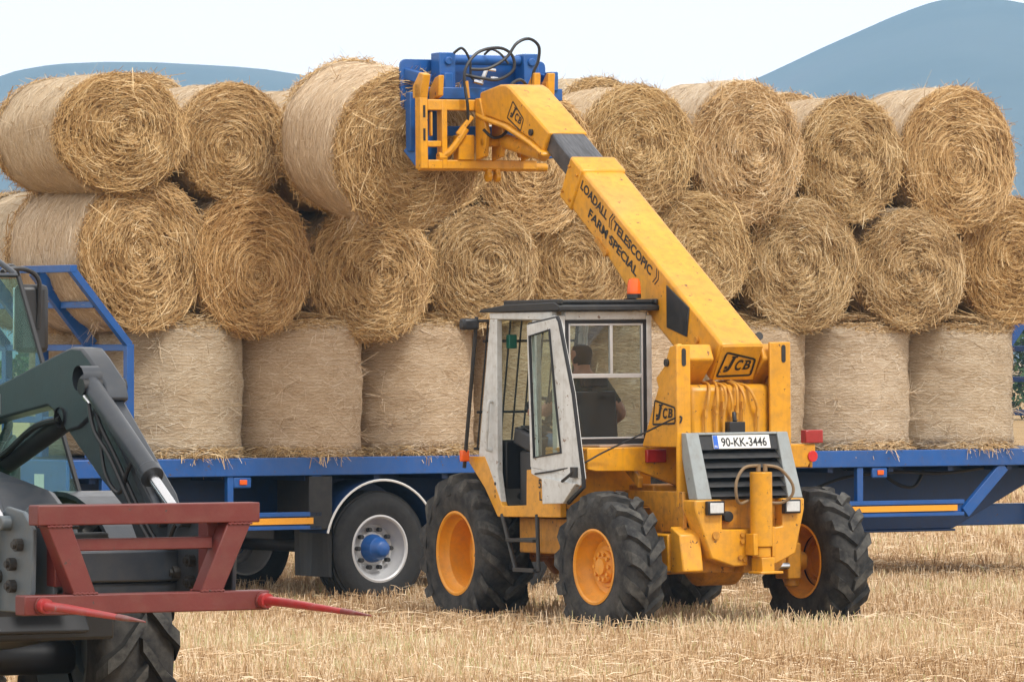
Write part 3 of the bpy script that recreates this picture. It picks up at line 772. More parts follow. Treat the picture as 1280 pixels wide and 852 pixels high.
for (x, y, o_) in ((0, .20, 1), (1.36, .20, 1), (0, 2.3, -1), (1.36, 2.3, -1)):
    wheel = rim_mesh(.282, .36, 1, .115, .11, .05)
    for k in range(10):
        a = 2*math.pi*k/10; wheel.cyl((.042, .172*math.cos(a), .172*math.sin(a)), (.085, .172*math.cos(a), .172*math.sin(a)), .017, 8)
    w_ = wheel.build('wheel', M['silver'], tr, loc=(x, y, .485), rot=(0, 0, R_(-90*o_)))
    tyre_mesh(.50, .37, .28, 0, .012, 0, 0, ribbed=True).build('tyre', M['rubber_dark'], w_)
    hub = MB().lathe([(.03, .125), (.075, .12), (.10, .105), (.15, .10), (.165, .085), (.21, .07), (.225, .05), (.23, 0)], 28)
    hub.build('hub', M['blue'], w_)
    nuts = MB()
    for k in range(10):
        a = 2*math.pi*(k+.0)/10; nuts.cyl((.05, .17*math.cos(a), .17*math.sin(a)), (.098, .17*math.cos(a), .17*math.sin(a)), .0195, 8)
    nuts.each('wheel_nut', M['black_trim'], w_)
for x in (0, 1.36):
    for y0, y1 in ((.0, .42), (2.08, 2.5)):
        fd = MB(); n = 26; Ro, Ri = .60, .585
        A = [R_(8+(166-8)*k/n) for k in range(n+1)]
        for k in range(n):
            a, c = A[k], A[k+1]
            q = [(x+r*math.cos(t), z) for r, t, z in ((Ro, a, .485+Ro*math.sin(a)), (Ro, c, .485+Ro*math.sin(c)), (Ri, c, .485+Ri*math.sin(c)), (Ri, a, .485+Ri*math.sin(a)))]
            vs = [(u, y, v) for y in (y0, y1) for u, v in q]
            fd.add(vs, [(0, 1, 5, 4), (2, 3, 7, 6), (0, 3, 2, 1), (4, 5, 6, 7)])
        o = fd.build('mudguard', M['blue_shaded'], tr, smooth=50)
        if y0 == 0:
            MB().tube([(x+.592*math.cos(a), -.006, .485+.592*math.sin(a)) for a in A], .011, 6).build('edge_trim', M['white_plate'], o)
MB().box((-.76, -.0, .66), (-.52, .5, 1.12)).build('mudguard_bracket', M['black_trim'], tr, .01)
fl = MB(); nn = 8
for k in range(nn):
    ya, yb = .02+.58*k/nn, .02+.58*(k+1)/nn
    fl.add([(-.50+.018*math.sin(k*1.1), ya, .25), (-.50+.018*math.sin((k+1)*1.1), yb, .25), (-.5, yb, .70), (-.5, ya, .70), (-.515+.018*math.sin(k*1.1), ya, .25), (-.515+.018*math.sin((k+1)*1.1), yb, .25), (-.515, yb, .70), (-.515, ya, .70)],
           [(0, 1, 2, 3), (7, 6, 5, 4), (0, 4, 5, 1), (3, 2, 6, 7)])
fl.build('mud_flap', M['black_trim'], tr)
for x in (0, 1.36): MB().cyl((x, .3, .485), (x, 2.2, .485), .065, 14).box((x-.06, .7, .5), (x+.06, .85, .72)).box((x-.06, 1.65, .5), (x+.06, 1.8, .72)).build('axle', M['dark_metal'], tr)
MB().box((-.55, .86, .55), (1.9, 1.64, .72)).build('suspension_frame', M['dark_metal'], tr, .01)
MB().cyl((2.3, .35, .82), (3.3, .35, .82), .16, 20).build('air_tank', M['black_trim'], tr, .02)
MB().tube(smooth_path([(4.9, .4, .85), (5.4, .35, 1.02), (6.0, .3, 1.07), (6.6, .35, 1.05), (7.2, .4, 1.1)]), .016, 6).tube(smooth_path([(6.0, .5, 1.06), (6.15, .45, .95), (6.35, .45, .93), (6.5, .5, 1.07)]), .016, 6).tube(smooth_path([(7.95, .2, 1.1), (8.0, .1, .95), (8.05, .1, .88), (8.15, .15, .9)]), .014, 6).build('air_hose', M['hose'], tr)
def end_gate(x0, lean, name, n_up):
    gt = MB(); top = (x0+lean*.56, 2.86); kz = 2.245
    ys = [(.03, .062), (.62, .11), (1.42, .11), (2.0, .07), (2.47, .062)]
    for y, wd in ys:
        gt.box((x0-.035, y-wd/2, 1.281), (x0+.035, y+wd/2, kz))
        gt.beam((x0, y, kz-.01), (top[0], y, top[1]), wd, .06, (0, 1, 0))
    def rail(x, z, r=.027):
        for (a, wa), (b_, wb) in zip(ys, ys[1:]): gt.box((x-r, a+wa/2-.004, z-r), (x+r, b_-wb/2+.004, z+r))
    for z in (1.60, 1.92, kz-.03): rail(x0, z)
    rail((x0+top[0])/2+lean*.03, (kz+top[1])/2+.02); 
    gt.box((top[0]-.035, -.002, top[1]-.02), (top[0]+.035, 2.502, top[1]+.04))
    gt.build(name, M['blue'], tr, .004)
end_gate(-2.56, -1, 'end_gate', 5)
end_gate(8.3, 1, 'end_gate', 5)
o = MB().box((-3.19, .0, .80), (-3.155, 2.5, 1.279)).build('rear_panel', M['blue'], tr, .006)
MB().box((-3.196, .35, .98), (-3.191, .5, 1.16)).build('sticker', M['sticker'], o, .0)

# ------------------------------------------------------------------ the telescopic loader
ld = thing('telescopic_loader', 'yellow telescopic loader with white cab reaching up to the bale stack with its boom', 'telescopic loader', LOADER.world(0, 0), (R_(-.25), R_(-.45), R_(28)))
Y, YD = M['yellow'], M['yellow_dirty']
# wheels and axles
for sx in (-1, 1):
    machine_wheel(ld, (sx*.915, .43, .555), .575, .33, .278, sx, 15, .042, .34 if sx < 0 else .34, .105, .115, .125, steer=R_(4 if sx < 0 else 3), bolts=10)
    machine_wheel(ld, (sx*.875, 2.70, .60), (.64), .42, .325, sx, 15, .058, .42, .085, .245, .14, bolts=0)
ax = MB().cyl((-.8, .43, .555), (.8, .43, .555), .075, 16); ax.lathe([(-.26, .07), (-.16, .17), (.16, .17), (.26, .07)], 20, 'x', (.0, .43, .555))
for sx in (-1, 1):
    ax.box((sx*.60, .33, .42), (sx*.72, .53, .70)).cyl((sx*.69, .43, .36), (sx*.69, .43, .76), .06, 12)
ax.build('rear_axle', YD, ld, .012)
MB().cyl((-.55, .24, .53), (.55, .24, .53), .024, 10).build('steering_ram', M['steel'], ld)
ax = MB().cyl((-.8, 2.7, .6), (.8, 2.7, .6), .085, 16); ax.lathe([(-.26, .08), (-.16, .19), (.16, .19), (.26, .08)], 20, 'x', (0, 2.7, .6)); ax.build('front_axle', YD, ld)
ch = MB()
for sx in (-1, 1): ch.prism([(.0, .62), (.05, .95), (.9, .98), (1.2, .88), (3.05, .88), (3.2, .74), (3.05, .58), (1.0, .52), (.2, .52)], 'x', sx*.40, sx*.32)
ch.box((-.315, .3, .55), (.315, .5, .8)).box((-.315, 1.2, .5), (.315, 2.2, .80)).box((-.315, 2.5, .7), (.315, 3.1, .85))
ch.box((-.86, 1.05, .62), (-.405, 2.0, .90)).box((.405, 1.0, .55), (.9, 2.1, 1.0))
ch.build('chassis', YD, ld, .012)
MB().box((-.62, .06, .52), (-.43, .78, .80)).prism([(.06, .50), (.06, .86), (-.09, .80), (-.14, .52)], 'x', -.60, -.42).build('step_tank', Y, ld, .012)
sd_ = MB()
for sx in (-1, 1):
    sd_.prism([(.0, .82), (.02, 1.12), (.60, 1.12), (1.2, 1.12), (1.25, 1.0), (.98, .98), (.55, 1.0), (.35, .81)], 'x', sx*.46-.02, sx*.46-.05)
    sd_.prism([(.62, 1.14), (.60, 1.22), (1.0, 1.43), (1.04, 1.40)], 'x', sx*.52, sx*.56)
sd_.each('engine_side', YD, ld, .006)
# rear counterweight
cw = MB(); F0, F1 = -.165, .03
cw.prism([(-.505, 1.06), (-.27, 1.06), (-.27, .835), (-.045, .83), (-.045, .555), (-.17, .55), (-.365, .615), (-.505, .98)], 'y', F0, F1)
cw.prism([(.455, 1.06), (.26, 1.06), (.26, .85), (.085, .83), (.085, .555), (.20, .56), (.375, .64), (.455, .98)], 'y', F0, F1)
cw.each('counterweight', Y, ld, .012)
bk = MB().box((-.27, F0+.10, .835), (.26, .05, 1.058)).box((-.05, F0+.06, .50), (.09, .05, .835)); bk.cyl((-.19, F0+.06, .93), (-.19, F0+.10, .93), .05, 14); bk.build('recess_plate', YD, ld, .006)
MB().cyl((-.20, F0+.02, .93), (-.20, F0+.099, .93), .042, 14).build('tow_socket', M['black_trim'], ld, .005)
MB().prism([(-.42, .50), (.34, .50), (.42, .61), (-.46, .66)], 'y', F1+.002, .30).build('underside_beam', YD, ld, .008)
bl = MB()
for x, z in ((-.10, .79), (-.10, .74), (-.12, .62), (-.08, .60), (-.34, .78), (-.03, .66)): bl.cyl((x, F0-.018, z), (x, F0+.01, z), .019, 6)
bl.cyl((-.33, F0-.012, .79), (-.33, F0, .79), .032, 12); bl.each('bolt', YD, ld)
# rear ram
rm = MB().cyl((.025, -.245, .70), (.025, -.245, 1.265), .085, 28).cyl((.025, -.245, .62), (.025, -.245, .698), .07, 24)
rm.box((-.075, -.30, .635), (-.035, -.17, .80)).box((-.02, -.33, .50), (.09, -.168, .62)).box((-.05, -.36, .495), (.15, -.168, .515)).box((.11, -.26, .62), (.14, -.168, .85))
rm.build('stabiliser_ram', Y, ld, .006)
hs = MB().tube(smooth_path([(-.0, -.25, 1.315), (-.14, -.28, 1.30), (-.215, -.29, 1.20), (-.21, -.28, 1.08), (-.15, -.23, 1.03), (-.06, -.2, 1.05)]), .012, 8)
hs.tube(smooth_path([(.055, -.25, 1.315), (.17, -.28, 1.29), (.27, -.29, 1.18), (.28, -.28, 1.09), (.22, -.23, 1.03), (.13, -.2, 1.03)]), .012, 8)
hs.cyl((.0, -.25, 1.27), (.0, -.25, 1.325), .018, 8).cyl((.06, -.25, 1.27), (.06, -.25, 1.325), .018, 8)
hs.each('ram_hose', plain('tan_hose', (.22, .15, .08), .6), ld)
# headlights
for x0, x1 in ((-.42, -.275), (.25, .395)):
    o = MB().box((x0, F0-.05, .945), (x1, F0-.001, 1.052)).build('headlight', M['plastic'], ld, .006)
    MB().box((x0+.014, F0-.058, .96), (x1-.014, F0-.0505, 1.038)).build('lens', M['lens_clear'], o, .003)
# grille panel, leaning out at its foot
def gp(x, y, z): return (x, .03-.145*(1.56-z)/.5+y, z)
pn = MB()
def slab(x0, x1, z0, z1, t0, t1):
    vs = [gp(x, t, z) for z in (z0, z1) for x, t in ((x0, t0), (x1, t0), (x1, t1), (x0, t1))]
    return vs, [(0,3,2,1),(4,5,6,7),(0,1,5,4),(1,2,6,5),(2,3,7,6),(3,0,4,7)]
def trap(xa0, xa1, xb0, xb1, z0, z1, t0, t1):
    vs = [gp(x, t, z) for z, (u, v) in ((z0, (xa0, xa1)), (z1, (xb0, xb1))) for x, t in ((u, t0), (v, t0), (v, t1), (u, t1))]
    return vs, [(0,3,2,1),(4,5,6,7),(0,1,5,4),(1,2,6,5),(2,3,7,6),(3,0,4,7)]
pn.add(*trap(-.475, -.345, -.485, -.375, 1.062, 1.565, -.03, .10)); pn.add(*trap(.325, .455, .315, .41, 1.062, 1.565, -.03, .10))
pn.add(*slab(-.373, .315, 1.548, 1.566, -.028, .10))
pn.build('grille_surround', M['grille_grey'], ld, .006)
gr = MB(); gr.add(*slab(-.375, .325, 1.062, 1.547, .06, .10)); gr.add(*slab(-.374, .314, 1.435, 1.5475, -.012, .058))
for k in range(5):
    z = 1.082+.072*k
    vs = []
    for x in (-.344-.006*k, .324-.002*k):
        for yy, zz in ((.055, z+.058), (.05, z+.064), (-.016, z+.012), (-.022, z), (-.012, z-.002)): vs.append(gp(x, yy, zz))
    gr.add(vs, [(0, 1, 6, 5), (1, 2, 7, 6), (2, 3, 8, 7), (3, 4, 9, 8), (4, 0, 5, 9), (4, 3, 2, 1, 0), (5, 6, 7, 8, 9)])
gr.build('grille', M['black_trim'], ld)
# number plate
pl = MB(); pl.add(*slab(-.255, .245, 1.442, 1.545, -.022, -.0125)); pl = pl.build('number_plate', M['white_plate'], ld, .002)
o = MB(); o.add(*slab(-.253, -.213, 1.444, 1.543, -.0245, -.0222)); o.build('country_band', M['plate_blue'], pl)
tx = MB(); n_ = Vector((0, .145/.5, 1)).normalized()
text_into(tx, '90-KK-3446', gp(-.185, -.0222, 1.458), (1, 0, 0), n_, .072, .40, .022, .001); tx.build('plate_lettering', M['ink'], pl)
st = MB(); text_into(st, 'IRL', gp(-.248, -.0246, 1.452), (1, 0, 0), n_, .018, .028, .01, .001); st.build('plate_lettering', M['white_plate'], pl)
# boom tower
tw = MB()
for x, a, b_, zt in ((-.475, -.52, -.40, 2.235), (.425, .30, .485, 2.25)):
    tw.box((a, .07, 1.0), (b_, .10, zt))
    tw.prism([(.1005, 1.457), (.1005, 2.245), (.225, 2.22), (.66, 1.475), (.66, 1.457)], 'x', x-.02, x+.02)
tw.each('boom_tower', Y, ld, .008, n=2)
sl_ = MB()
for x, z in ((-.46, 2.14), (.42, 2.16)):
    pts = [(x+.018*math.cos(a), z+.05+.018*math.sin(a)) for a in np.linspace(0, math.pi, 7)]+[(x+.018*math.cos(a), z-.05+.018*math.sin(a)) for a in np.linspace(math.pi, 2*math.pi, 7)]
    sl_.prism(pts, 'y', .066, .0695)
sl_.each('slot', M['black_trim'], ld)
ps = MB()
ps.prism([(.10, 2.12), (.16, 2.24), (.30, 2.20), (.62, 1.98), (.55, 1.86), (.32, 1.92)], 'x', -.40, -.17).prism([(.10, 2.12), (.16, 2.24), (.30, 2.20), (.62, 1.98), (.55, 1.86), (.32, 1.92)], 'x', .26, .39)
ps.each('pivot_block', Y, ld, .015)
pv_ = MB().cyl((-.512, .26, 2.10), (-.40, .26, 2.10), .03, 18); pv_.build('pivot_pin', M['dark_metal'], ld)
badge(ld, (-.496, .50, 1.62), (0, -1, 0), (0, 0, 1), .36, .20, .03)
MB().box((-.385, .13, 1.45), (.35, .62, 1.93)).build('engine_cover', Y, ld, .05)
MB().box((-.16, .06, .98), (.16, .60, 1.448)).build('engine_block', YD, ld, .02)
MB().box((-.405, .11, 1.02), (.405, .612, 1.117)).box((-.40, .6621, 1.0), (.40, 1.05, 1.16)).build('engine_deck', YD, ld, .01)
hp = MB()
for k, (x, dx, z1) in enumerate([(-.17, -.09, 1.60), (-.11, -.055, 1.58), (-.10, .0, 1.60), (-.04, .01, 1.58), (.015, .0, 1.66), (.05, .02, 1.60), (.07, .13, 1.58)]):
    hp.tube(smooth_path([(x, .40, 1.94), (x+.01*math.sin(k*2.1), .27, 1.945+.012*math.sin(k*1.7)), (x+dx*.4, .13+.03*math.sin(k*2.6), 1.92+.014*math.sin(k*3.1)), (x+dx*.8+.012*math.sin(k*4), .075, 1.82), (x+dx, .09, 1.70), (x+dx, .095, z1-.05)]), .0112, 8)
    hp.cyl((x+dx, .09, 1.68+.03*(k % 3)), (x+dx, .093, 1.74+.03*(k % 3)), .017, 8)
hp.each('boom_hose', M['hose_yellow'], ld)
MB().box((-.085, .03, 1.565), (.055, .12, 1.645)).cyl((-.02, .06, 1.645), (-.02, .08, 1.72), .018, 8).build('hose_block', M['plastic'], ld, .006)
MB().tube(smooth_path([(.30, .55, 1.9), (.31, .42, 2.15), (.31, .33, 2.26), (.31, .24, 2.30)]), .032, 12).build('exhaust_pipe', M['dark_metal'], ld)
# rear mudguards
for sx in (-1, 1):
    mg = MB(); xo = 1.03 if sx > 0 else 1.0
    mg.prism([(sx*.14, 1.455), (sx*xo, 1.455), (sx*xo, 1.29 if sx < 0 else 1.40), (sx*(xo-.07), 1.275), (sx*.55, 1.27), (sx*.14, 1.125)], 'y', .62, .66)
    mg.box((sx*.45, .661, 1.425), (sx*xo, 1.30, 1.455)).box((sx*(xo-.03), .661, 1.27), (sx*xo, 1.30, 1.424))
    mg = mg.build('rear_mudguard', Y, ld, .008)
    if sx < 0:
        MB().box((-.50, .575, 1.335), (-.33, .619, 1.435)).build('tail_light', M['red_lens'], ld, .008)
        MB().box((-.86, .68, 1.456), (-.46, 1.0, 1.472)).build('wooden_board', M['wood'], ld, .003)
    else:
        MB().box((.93, .60, 1.462), (1.09, .68, 1.565)).build('tail_light', M['red_lens'], ld, .008)
        MB().cyl((1.0, .608, 1.36), (1.0, .619, 1.36), .044, 20).build('round_reflector', M['red_reflector'], ld, .003)
# cab ------------------------------------------------------------------
cb = MB(); X0, X1, Yb = -1.0, -.15, 1.11
Wm = M['white']
cb.box((X0, Yb, 1.38), (X0+.085, Yb+.07, 2.47)).box((X1-.05, Yb, 1.38), (X1, Yb+.07, 2.47))
cb.box((X0+.0855, Yb, 2.435), (X1-.0505, Yb+.07, 2.50)).box((X0+.0855, Yb, 1.38), (X1-.0505, Yb+.07, 1.475))
cb.prism([(2.20, 2.45), (2.085, 2.45), (2.095, 1.25), (2.03, 1.0), (2.10, .96), (2.26, 1.16), (2.42, 1.32)], 'x', X0, X0+.05)       # front pillar, widening at its foot
cb.prism([(2.20, 2.45), (2.12, 2.45), (2.34, 1.0), (2.42, 1.0)], 'x', X1-.05, X1)
cb.prism([(1.18, 2.50), (2.21, 2.50), (2.20, 2.452), (1.18, 2.435)], 'x', X0, X0+.05).prism([(1.18, 2.50), (2.21, 2.50), (2.20, 2.452), (1.18, 2.435)], 'x', X1-.05, X1)
cb.box((X0+.0505, 2.14, 2.44), (X1-.0505, 2.20, 2.50)).box((X0+.0505, 2.33, 1.32), (X1-.0505, 2.39, 1.40))
cb.prism([(1.43, 1.28), (1.43, 2.434), (1.50, 2.434), (1.54, 1.28)], 'x', X0+.002, X0+.045)                                           # door post
cb.box((X1-.04, 1.181, 1.0), (X1-.005, 2.33, 1.42))
cb.build('cab_frame', Wm, ld, .006)
bx = MB()                                                                                                                             # black rubber round the rear window
for a, b_ in (((X0+.086, 1.476), (X0+.112, 2.434)), ((X1-.077, 1.476), (X1-.051, 2.434)), ((X0+.1125, 2.408), (X1-.0775, 2.434)), ((X0+.1125, 1.476), (X1-.0775, 1.512))):
    bx.box((a[0], Yb-.004, a[1]), (b_[0], Yb+.05, b_[1]))
bx.build('window_seal', M['rubber_trim'], ld)
al = MB()
for a, b_ in (((-.887, 1.513), (-.872, 2.407)), ((-.243, 1.513), (-.228, 2.407)), ((-.8715, 2.39), (-.2435, 2.407)), ((-.8715, 1.513), (-.2435, 1.527)), ((-.8715, 1.985), (-.2435, 2.018)), ((-.522, 2.0185), (-.497, 2.3895))):
    al.box((a[0], Yb+.0, a[1]), (b_[0], Yb+.03, b_[1]))
al.build('rear_window_frame', M['silver'], ld, .003)
MB().box((-.87, Yb+.012, 1.53), (-.244, Yb+.017, 1.984)).box((-.87, Yb+.012, 2.0185), (-.523, Yb+.017, 2.389)).box((-.496, Yb+.018, 2.0185), (-.244, Yb+.023, 2.389)).each('rear_window', M['cab_glass'], ld)
MB().add([(X0+.06, 2.165, 2.44), (X1-.06, 2.165, 2.44), (X1-.06, 2.36, 1.40), (X0+.06, 2.36, 1.40), (X0+.06, 2.171, 2.44), (X1-.06, 2.171, 2.44), (X1-.06, 2.366, 1.40), (X0+.06, 2.366, 1.40)], [(0, 1, 2, 3), (7, 6, 5, 4), (0, 4, 5, 1), (1, 5, 6, 2), (2, 6, 7, 3), (3, 7, 4, 0)]).build('windscreen', M['door_glass'], ld)
MB().add([(X1-.02, 1.19, 1.43), (X1-.02, 2.27, 1.43), (X1-.02, 2.12, 2.43), (X1-.02, 1.19, 2.43), (X1-.026, 1.19, 1.43), (X1-.026, 2.27, 1.43), (X1-.026, 2.12, 2.43), (X1-.026, 1.19, 2.43)], [(0, 1, 2, 3), (7, 6, 5, 4), (0, 4, 5, 1), (1, 5, 6, 2), (2, 6, 7, 3), (3, 7, 4, 0)]).build('side_window', M['cab_glass'], ld)
rf = MB().prism([(1.02, 2.505), (1.02, 2.545), (1.1, 2.572), (1.9, 2.562), (2.32, 2.53), (2.36, 2.505)], 'x', X0-.02, X1+.02)
rf.box((X0-.01, 1.02, 2.555), (X0+.02, 1.95, 2.595)).box((X1-.02, 1.02, 2.555), (X1+.01, 1.95, 2.595))
for y in (1.05, 1.35, 1.65): rf.box((X0+.021, y, 2.562), (X1-.021, y+.04, 2.59))
rf.build('roof', M['black_trim'], ld, .008)
bc = MB().cyl((-.30, 1.12, 2.60), (-.30, 1.12, 2.635), .055, 20).build('beacon', M['plastic'], ld)
MB().lathe([(.0, .054), (.02, .055), (.085, .050), (.115, .040), (.125, .0)], 24, 'z', (-.30, 1.12, 2.635)).build('lens', M['orange_lens'], bc)
gu = MB(); GY = lambda z: 2.27+.24*(2.5-z)/1.2
def gbar(x, z0, z1, r=.008): gu.tube([(x, GY(z0), z0), (x, GY(z1), z1)], r, 6)
for k in range(9): gbar(X0+.03+.10*k, 1.42, 2.44)
for z in (2.28, 1.72, 1.43): gu.tube([(X0, GY(z), z), (X1, GY(z), z)], .011, 6)
gu.tube([(X0-.06, GY(2.47)+.03, 2.47), (X0-.06, GY(1.3)+.03, 1.28)], .016, 8); gu.tube([(X1, GY(2.47)+.02, 2.47), (X1, GY(1.3)+.02, 1.3)], .014, 8)
gu.tube([(X0-.06, GY(2.47)+.03, 2.44), (X0+.02, GY(2.44)-.03, 2.44)], .012, 6); gu.build('windscreen_guard', M['dark_metal'], ld)
MB().box((X0-.19, 2.27, 2.37), (X0-.05, 2.37, 2.46)).build('work_lamp', M['plastic'], ld, .02)
MB().box((X0-.10, 2.50, 1.33), (X0-.03, 2.55, 1.42)).build('indicator_lamp', M['orange_lens'], ld, .01)
MB().tube(smooth_path([(X0-.002, 2.16, 1.80), (X0-.04, 2.155, 1.79), (X0-.045, 2.17, 1.62), (X0-.045, 2.19, 1.47), (X0-.04, 2.19, 1.43), (X0-.002, 2.19, 1.42)]), .014, 8).build('grab_handle', Wm, ld)
MB().box((X0+.1, 2.06, 2.22), (X0+.17, 2.12, 2.33)).build('fluid_bottle', M['green_plastic'], ld, .008)
hl = MB()
for z in (1.06, 1.10, 1.16): hl.cyl((X0-.004, 2.13, z), (X0-.0005, 2.13, z), .014, 8)
hl.each('bolt_hole', M['black_trim'], ld)
# the door folded right back along the cab side
DX = -1.075
dp = [(1.405, 2.40), (.93, 2.45), (.90, 2.42), (.69, 1.87), (.535, 1.20), (.535, 1.16), (.78, 1.035), (1.13, 1.035), (1.15, 1.27), (1.36, 1.30)]
gl = [(1.355, 2.315), (1.03, 2.36), (.945, 1.85), (.86, 1.42), (1.30, 1.375)]
df = MB()
ring_o = [(1.405, 2.40), (.93, 2.45), (.90, 2.42), (.69, 1.87), (.535, 1.22), (1.365, 1.30)]
ring_i = [gl[0], gl[1], gl[1], gl[2], gl[3], gl[4]]
for t0, t1 in ((DX-.02, DX+.02),):
    vs = [(t, *p) for t in (t0, t1) for p in ring_o+ring_i]; n = 6; fs = []
    for i in range(n):
        j = (i+1) % n
        fs.append((i, n+i, n+j, j)); fs.append((2*n+i, 2*n+j, 3*n+j, 3*n+i)); fs.append((i, j, 2*n+j, 2*n+i)); fs.append((n+i, 3*n+i, 3*n+j, n+j))
    df.add(vs, fs)
df.prism([(1.36, 1.298), (.56, 1.223), (.56, 1.17), (1.16, 1.20), (1.36, 1.25)], 'x', DX-.018, DX+.018)
df.prism([(1.14, 1.225), (.60, 1.185), (.80, 1.03), (1.13, 1.02)], 'x', DX-.045, DX+.017)
door = df.build('door', Wm, ld, .005)
MB().prism([(a, b_) for a, b_ in gl], 'x', DX-.004, DX+.004).build('window', M['door_glass'], door)
sb = MB(); sb.tube([(DX-.022, a, b_) for a, b_ in gl], .012, 6, True); sb.tube([(DX-.005, a, b_) for a, b_ in dp[1:7]], .017, 6); sb.tube([(DX-.0, a, b_) for a, b_ in [(1.405, 2.405), (.93, 2.455)]], .012, 6)
sb.build('seal', M['rubber_trim'], door)
MB().tube(smooth_path([(DX-.03, .62, 1.29), (DX-.06, .68, 1.24), (DX-.06, .78, 1.20)]), .012, 6).box((DX-.05, .60, 1.23), (DX-.02, .67, 1.31)).build('latch', M['dark_metal'], door)
MB().tube(smooth_path([(-1.1, 1.28, 1.25), (-1.1, .95, 1.28), (-1.06, .62, 1.33), (-.9, .55, 1.42), (-.62, .35, 1.58), (-.50, .08, 1.69), (-.50, .06, 1.64)]), .007, 6).build('door_cord', M['hose'], ld)
# cab base, front mudguard
cp = MB().prism([(2.62, 1.37), (2.58, 1.33), (2.30, 1.12), (2.09, .90), (1.05, .915), (1.05, 1.30), (1.60, 1.275), (1.61, 1.0), (2.01, .985), (2.24, 1.30), (2.30, 1.372)], 'x', X0-.004, X0+.05)
cp.box((X0+.051, 2.33, 1.28), (-.62, 2.62, 1.32))
cp = cp.build('cab_base', Y, ld, .006)
tx = MB(); text_into(tx, '520', (X0-.006, 1.40, 1.135), (0, -1, 0), (0, 0, 1), .072, .15, .02); text_into(tx, 'LOADALL', (X0-.006, 1.385, 1.04), (0, -1, 0), (0, 0, 1), .072, .42, .02); tx.build('lettering', M['ink'], cp)
MB().box((X0+.051, 1.12, .93), (X1, 2.33, .97)).prism([(2.0, .972), (2.34, 1.30), (2.34, .972)], 'x', X0+.06, X1).build('cab_floor', M['mat'], ld, .006)
MB().box((X0+.06, 1.06, .98), (X1-.05, 1.11, 1.40)).build('cab_rear_panel', Y, ld)
st = MB().tube([(X0-.0, 2.02, .92), (X0-.06, 1.69, .50), (X0-.06, 1.31, .50), (X0-.0, 1.44, .93)], .018, 8).tube([(X0-.03, 1.86, .72), (X0-.03, 1.375, .74)], .018, 8)
st.box((X0-.10, 1.33, .485), (X0-.04, 1.67, .515)).box((X0-.07, 1.39, .715), (X0-.01, 1.84, .74)); st.build('step', M['dark_metal'], ld, .003)
# cab inside
cs = MB().box((-.88, 1.72, .975), (-.66, 1.95, 1.42)).obox((-.77, 1.82, 1.50), (.28, .36, .14), (R_(14), 0, 0)).box((-.9, 2.15, .99), (-.3, 2.3, 1.5)); cs.build('console', M['plastic'], ld, .02)
MB().obox((-.77, 1.80, 1.58), (.22, .26, .012), (R_(14), 0, 0)).build('console_top', M['black_trim'], ld, .004)
se = MB().obox((-.58, 1.52, 1.38), (.46, .44, .12), (R_(4), 0, 0)).obox((-.57, 1.285, 1.66), (.36, .08, .44), (R_(-6), 0, 0)).obox((-.575, 1.275, 1.95), (.22, .06, .07), (R_(-6), 0, 0)).box((-.60, 1.27, 1.86), (-.55, 1.285, 1.93)).box((-.72, 1.36, .98), (-.44, 1.66, 1.32)); se.build('seat', M['plastic'], ld, .04)
sw = MB(); C_ = Vector((-.58, 1.98, 1.72)); nrm = Vector((0, -.55, .83)).normalized(); u_ = Vector((1, 0, 0)); v_ = nrm.cross(u_)
sw.tube([C_+u_*.19*math.cos(a)+v_*.19*math.sin(a) for a in np.linspace(0, 2*math.pi, 29)[:-1]], .014, 8, True)
for a in (0, 2.1, 4.2): sw.tube([C_, C_+u_*.19*math.cos(a)+v_*.19*math.sin(a)], .011, 6)
sw.tube([C_, C_-nrm*.5], .03, 8); sw.build('steering_wheel', M['plastic'], ld)

# boom -----------------------------------------------------------------
e_ = Vector((0, .843, .538)).normalized(); n_ = Vector((0, -e_.z, e_.y)); B0 = Vector((0, .067, 2.235))
def bp(a, b): v = B0+e_*a+n_*b; return (v.y, v.z)
XL, XR = -.13, .25
bo = MB().prism([bp(0, 0), bp(2.79, 0), bp(2.79, -.345), bp(1.95, -.365), bp(1.45, -.415), bp(.55, -.415), bp(.12, -.33), bp(0, -.33)], 'x', XL, XR)
bo = bo.build('boom', Y, ld, .022)
c2 = MB().prism([bp(2.57, .014), bp(2.80, .014), bp(2.80, -.36), bp(2.57, -.362)], 'x', XL-.014, XR+.014).build('boom_collar', Y, ld, .02)
tx = MB(); TX = -e_
text_into(tx, 'LOADALL', Vector((XL, *bp(2.545, -.135))), TX, n_, .079, .50, .034)
text_into(tx, 'TELESCOPIC', Vector((XL, *bp(1.93, -.135))), TX, n_, .079, .72, .034)
text_into(tx, 'FARM SPECIAL', Vector((XL, *bp(2.32, -.262))), TX, n_, .079, .92, .034)
def chev(a, sgn):
    for k in range(2):
        a0 = a-.035*k; O = Vector((XL-.002, *bp(a0, -.155))); h = .125; t = .013
        P = lambda u, v: O+TX*u+n_*v
        tx.add([P(0, h/2), P(t, h/2), P(t+sgn*.03, h), P(sgn*.03, h)], [(0, 1, 2, 3) if sgn > 0 else (0, 1, 2, 3)]); tx.add([P(0, h/2), P(t, h/2), P(t+sgn*.03, 0), P(sgn*.03, 0)], [(3, 2, 1, 0)])
chev(2.01, 1); chev(1.13, -1)
tx.build('lettering', M['ink'], bo)
MB().prism([(.895, 2.70), (.545, 2.52), (.585, 2.295), (.895, 2.37)], 'x', XL-.012, XL-.001).build('side_vent', M['black_trim'], bo, .01)
bb = MB()
for y, z in ((.43, 2.27),): bb.cyl((XL-.022, y, z), (XL, y, z), .028, 10)
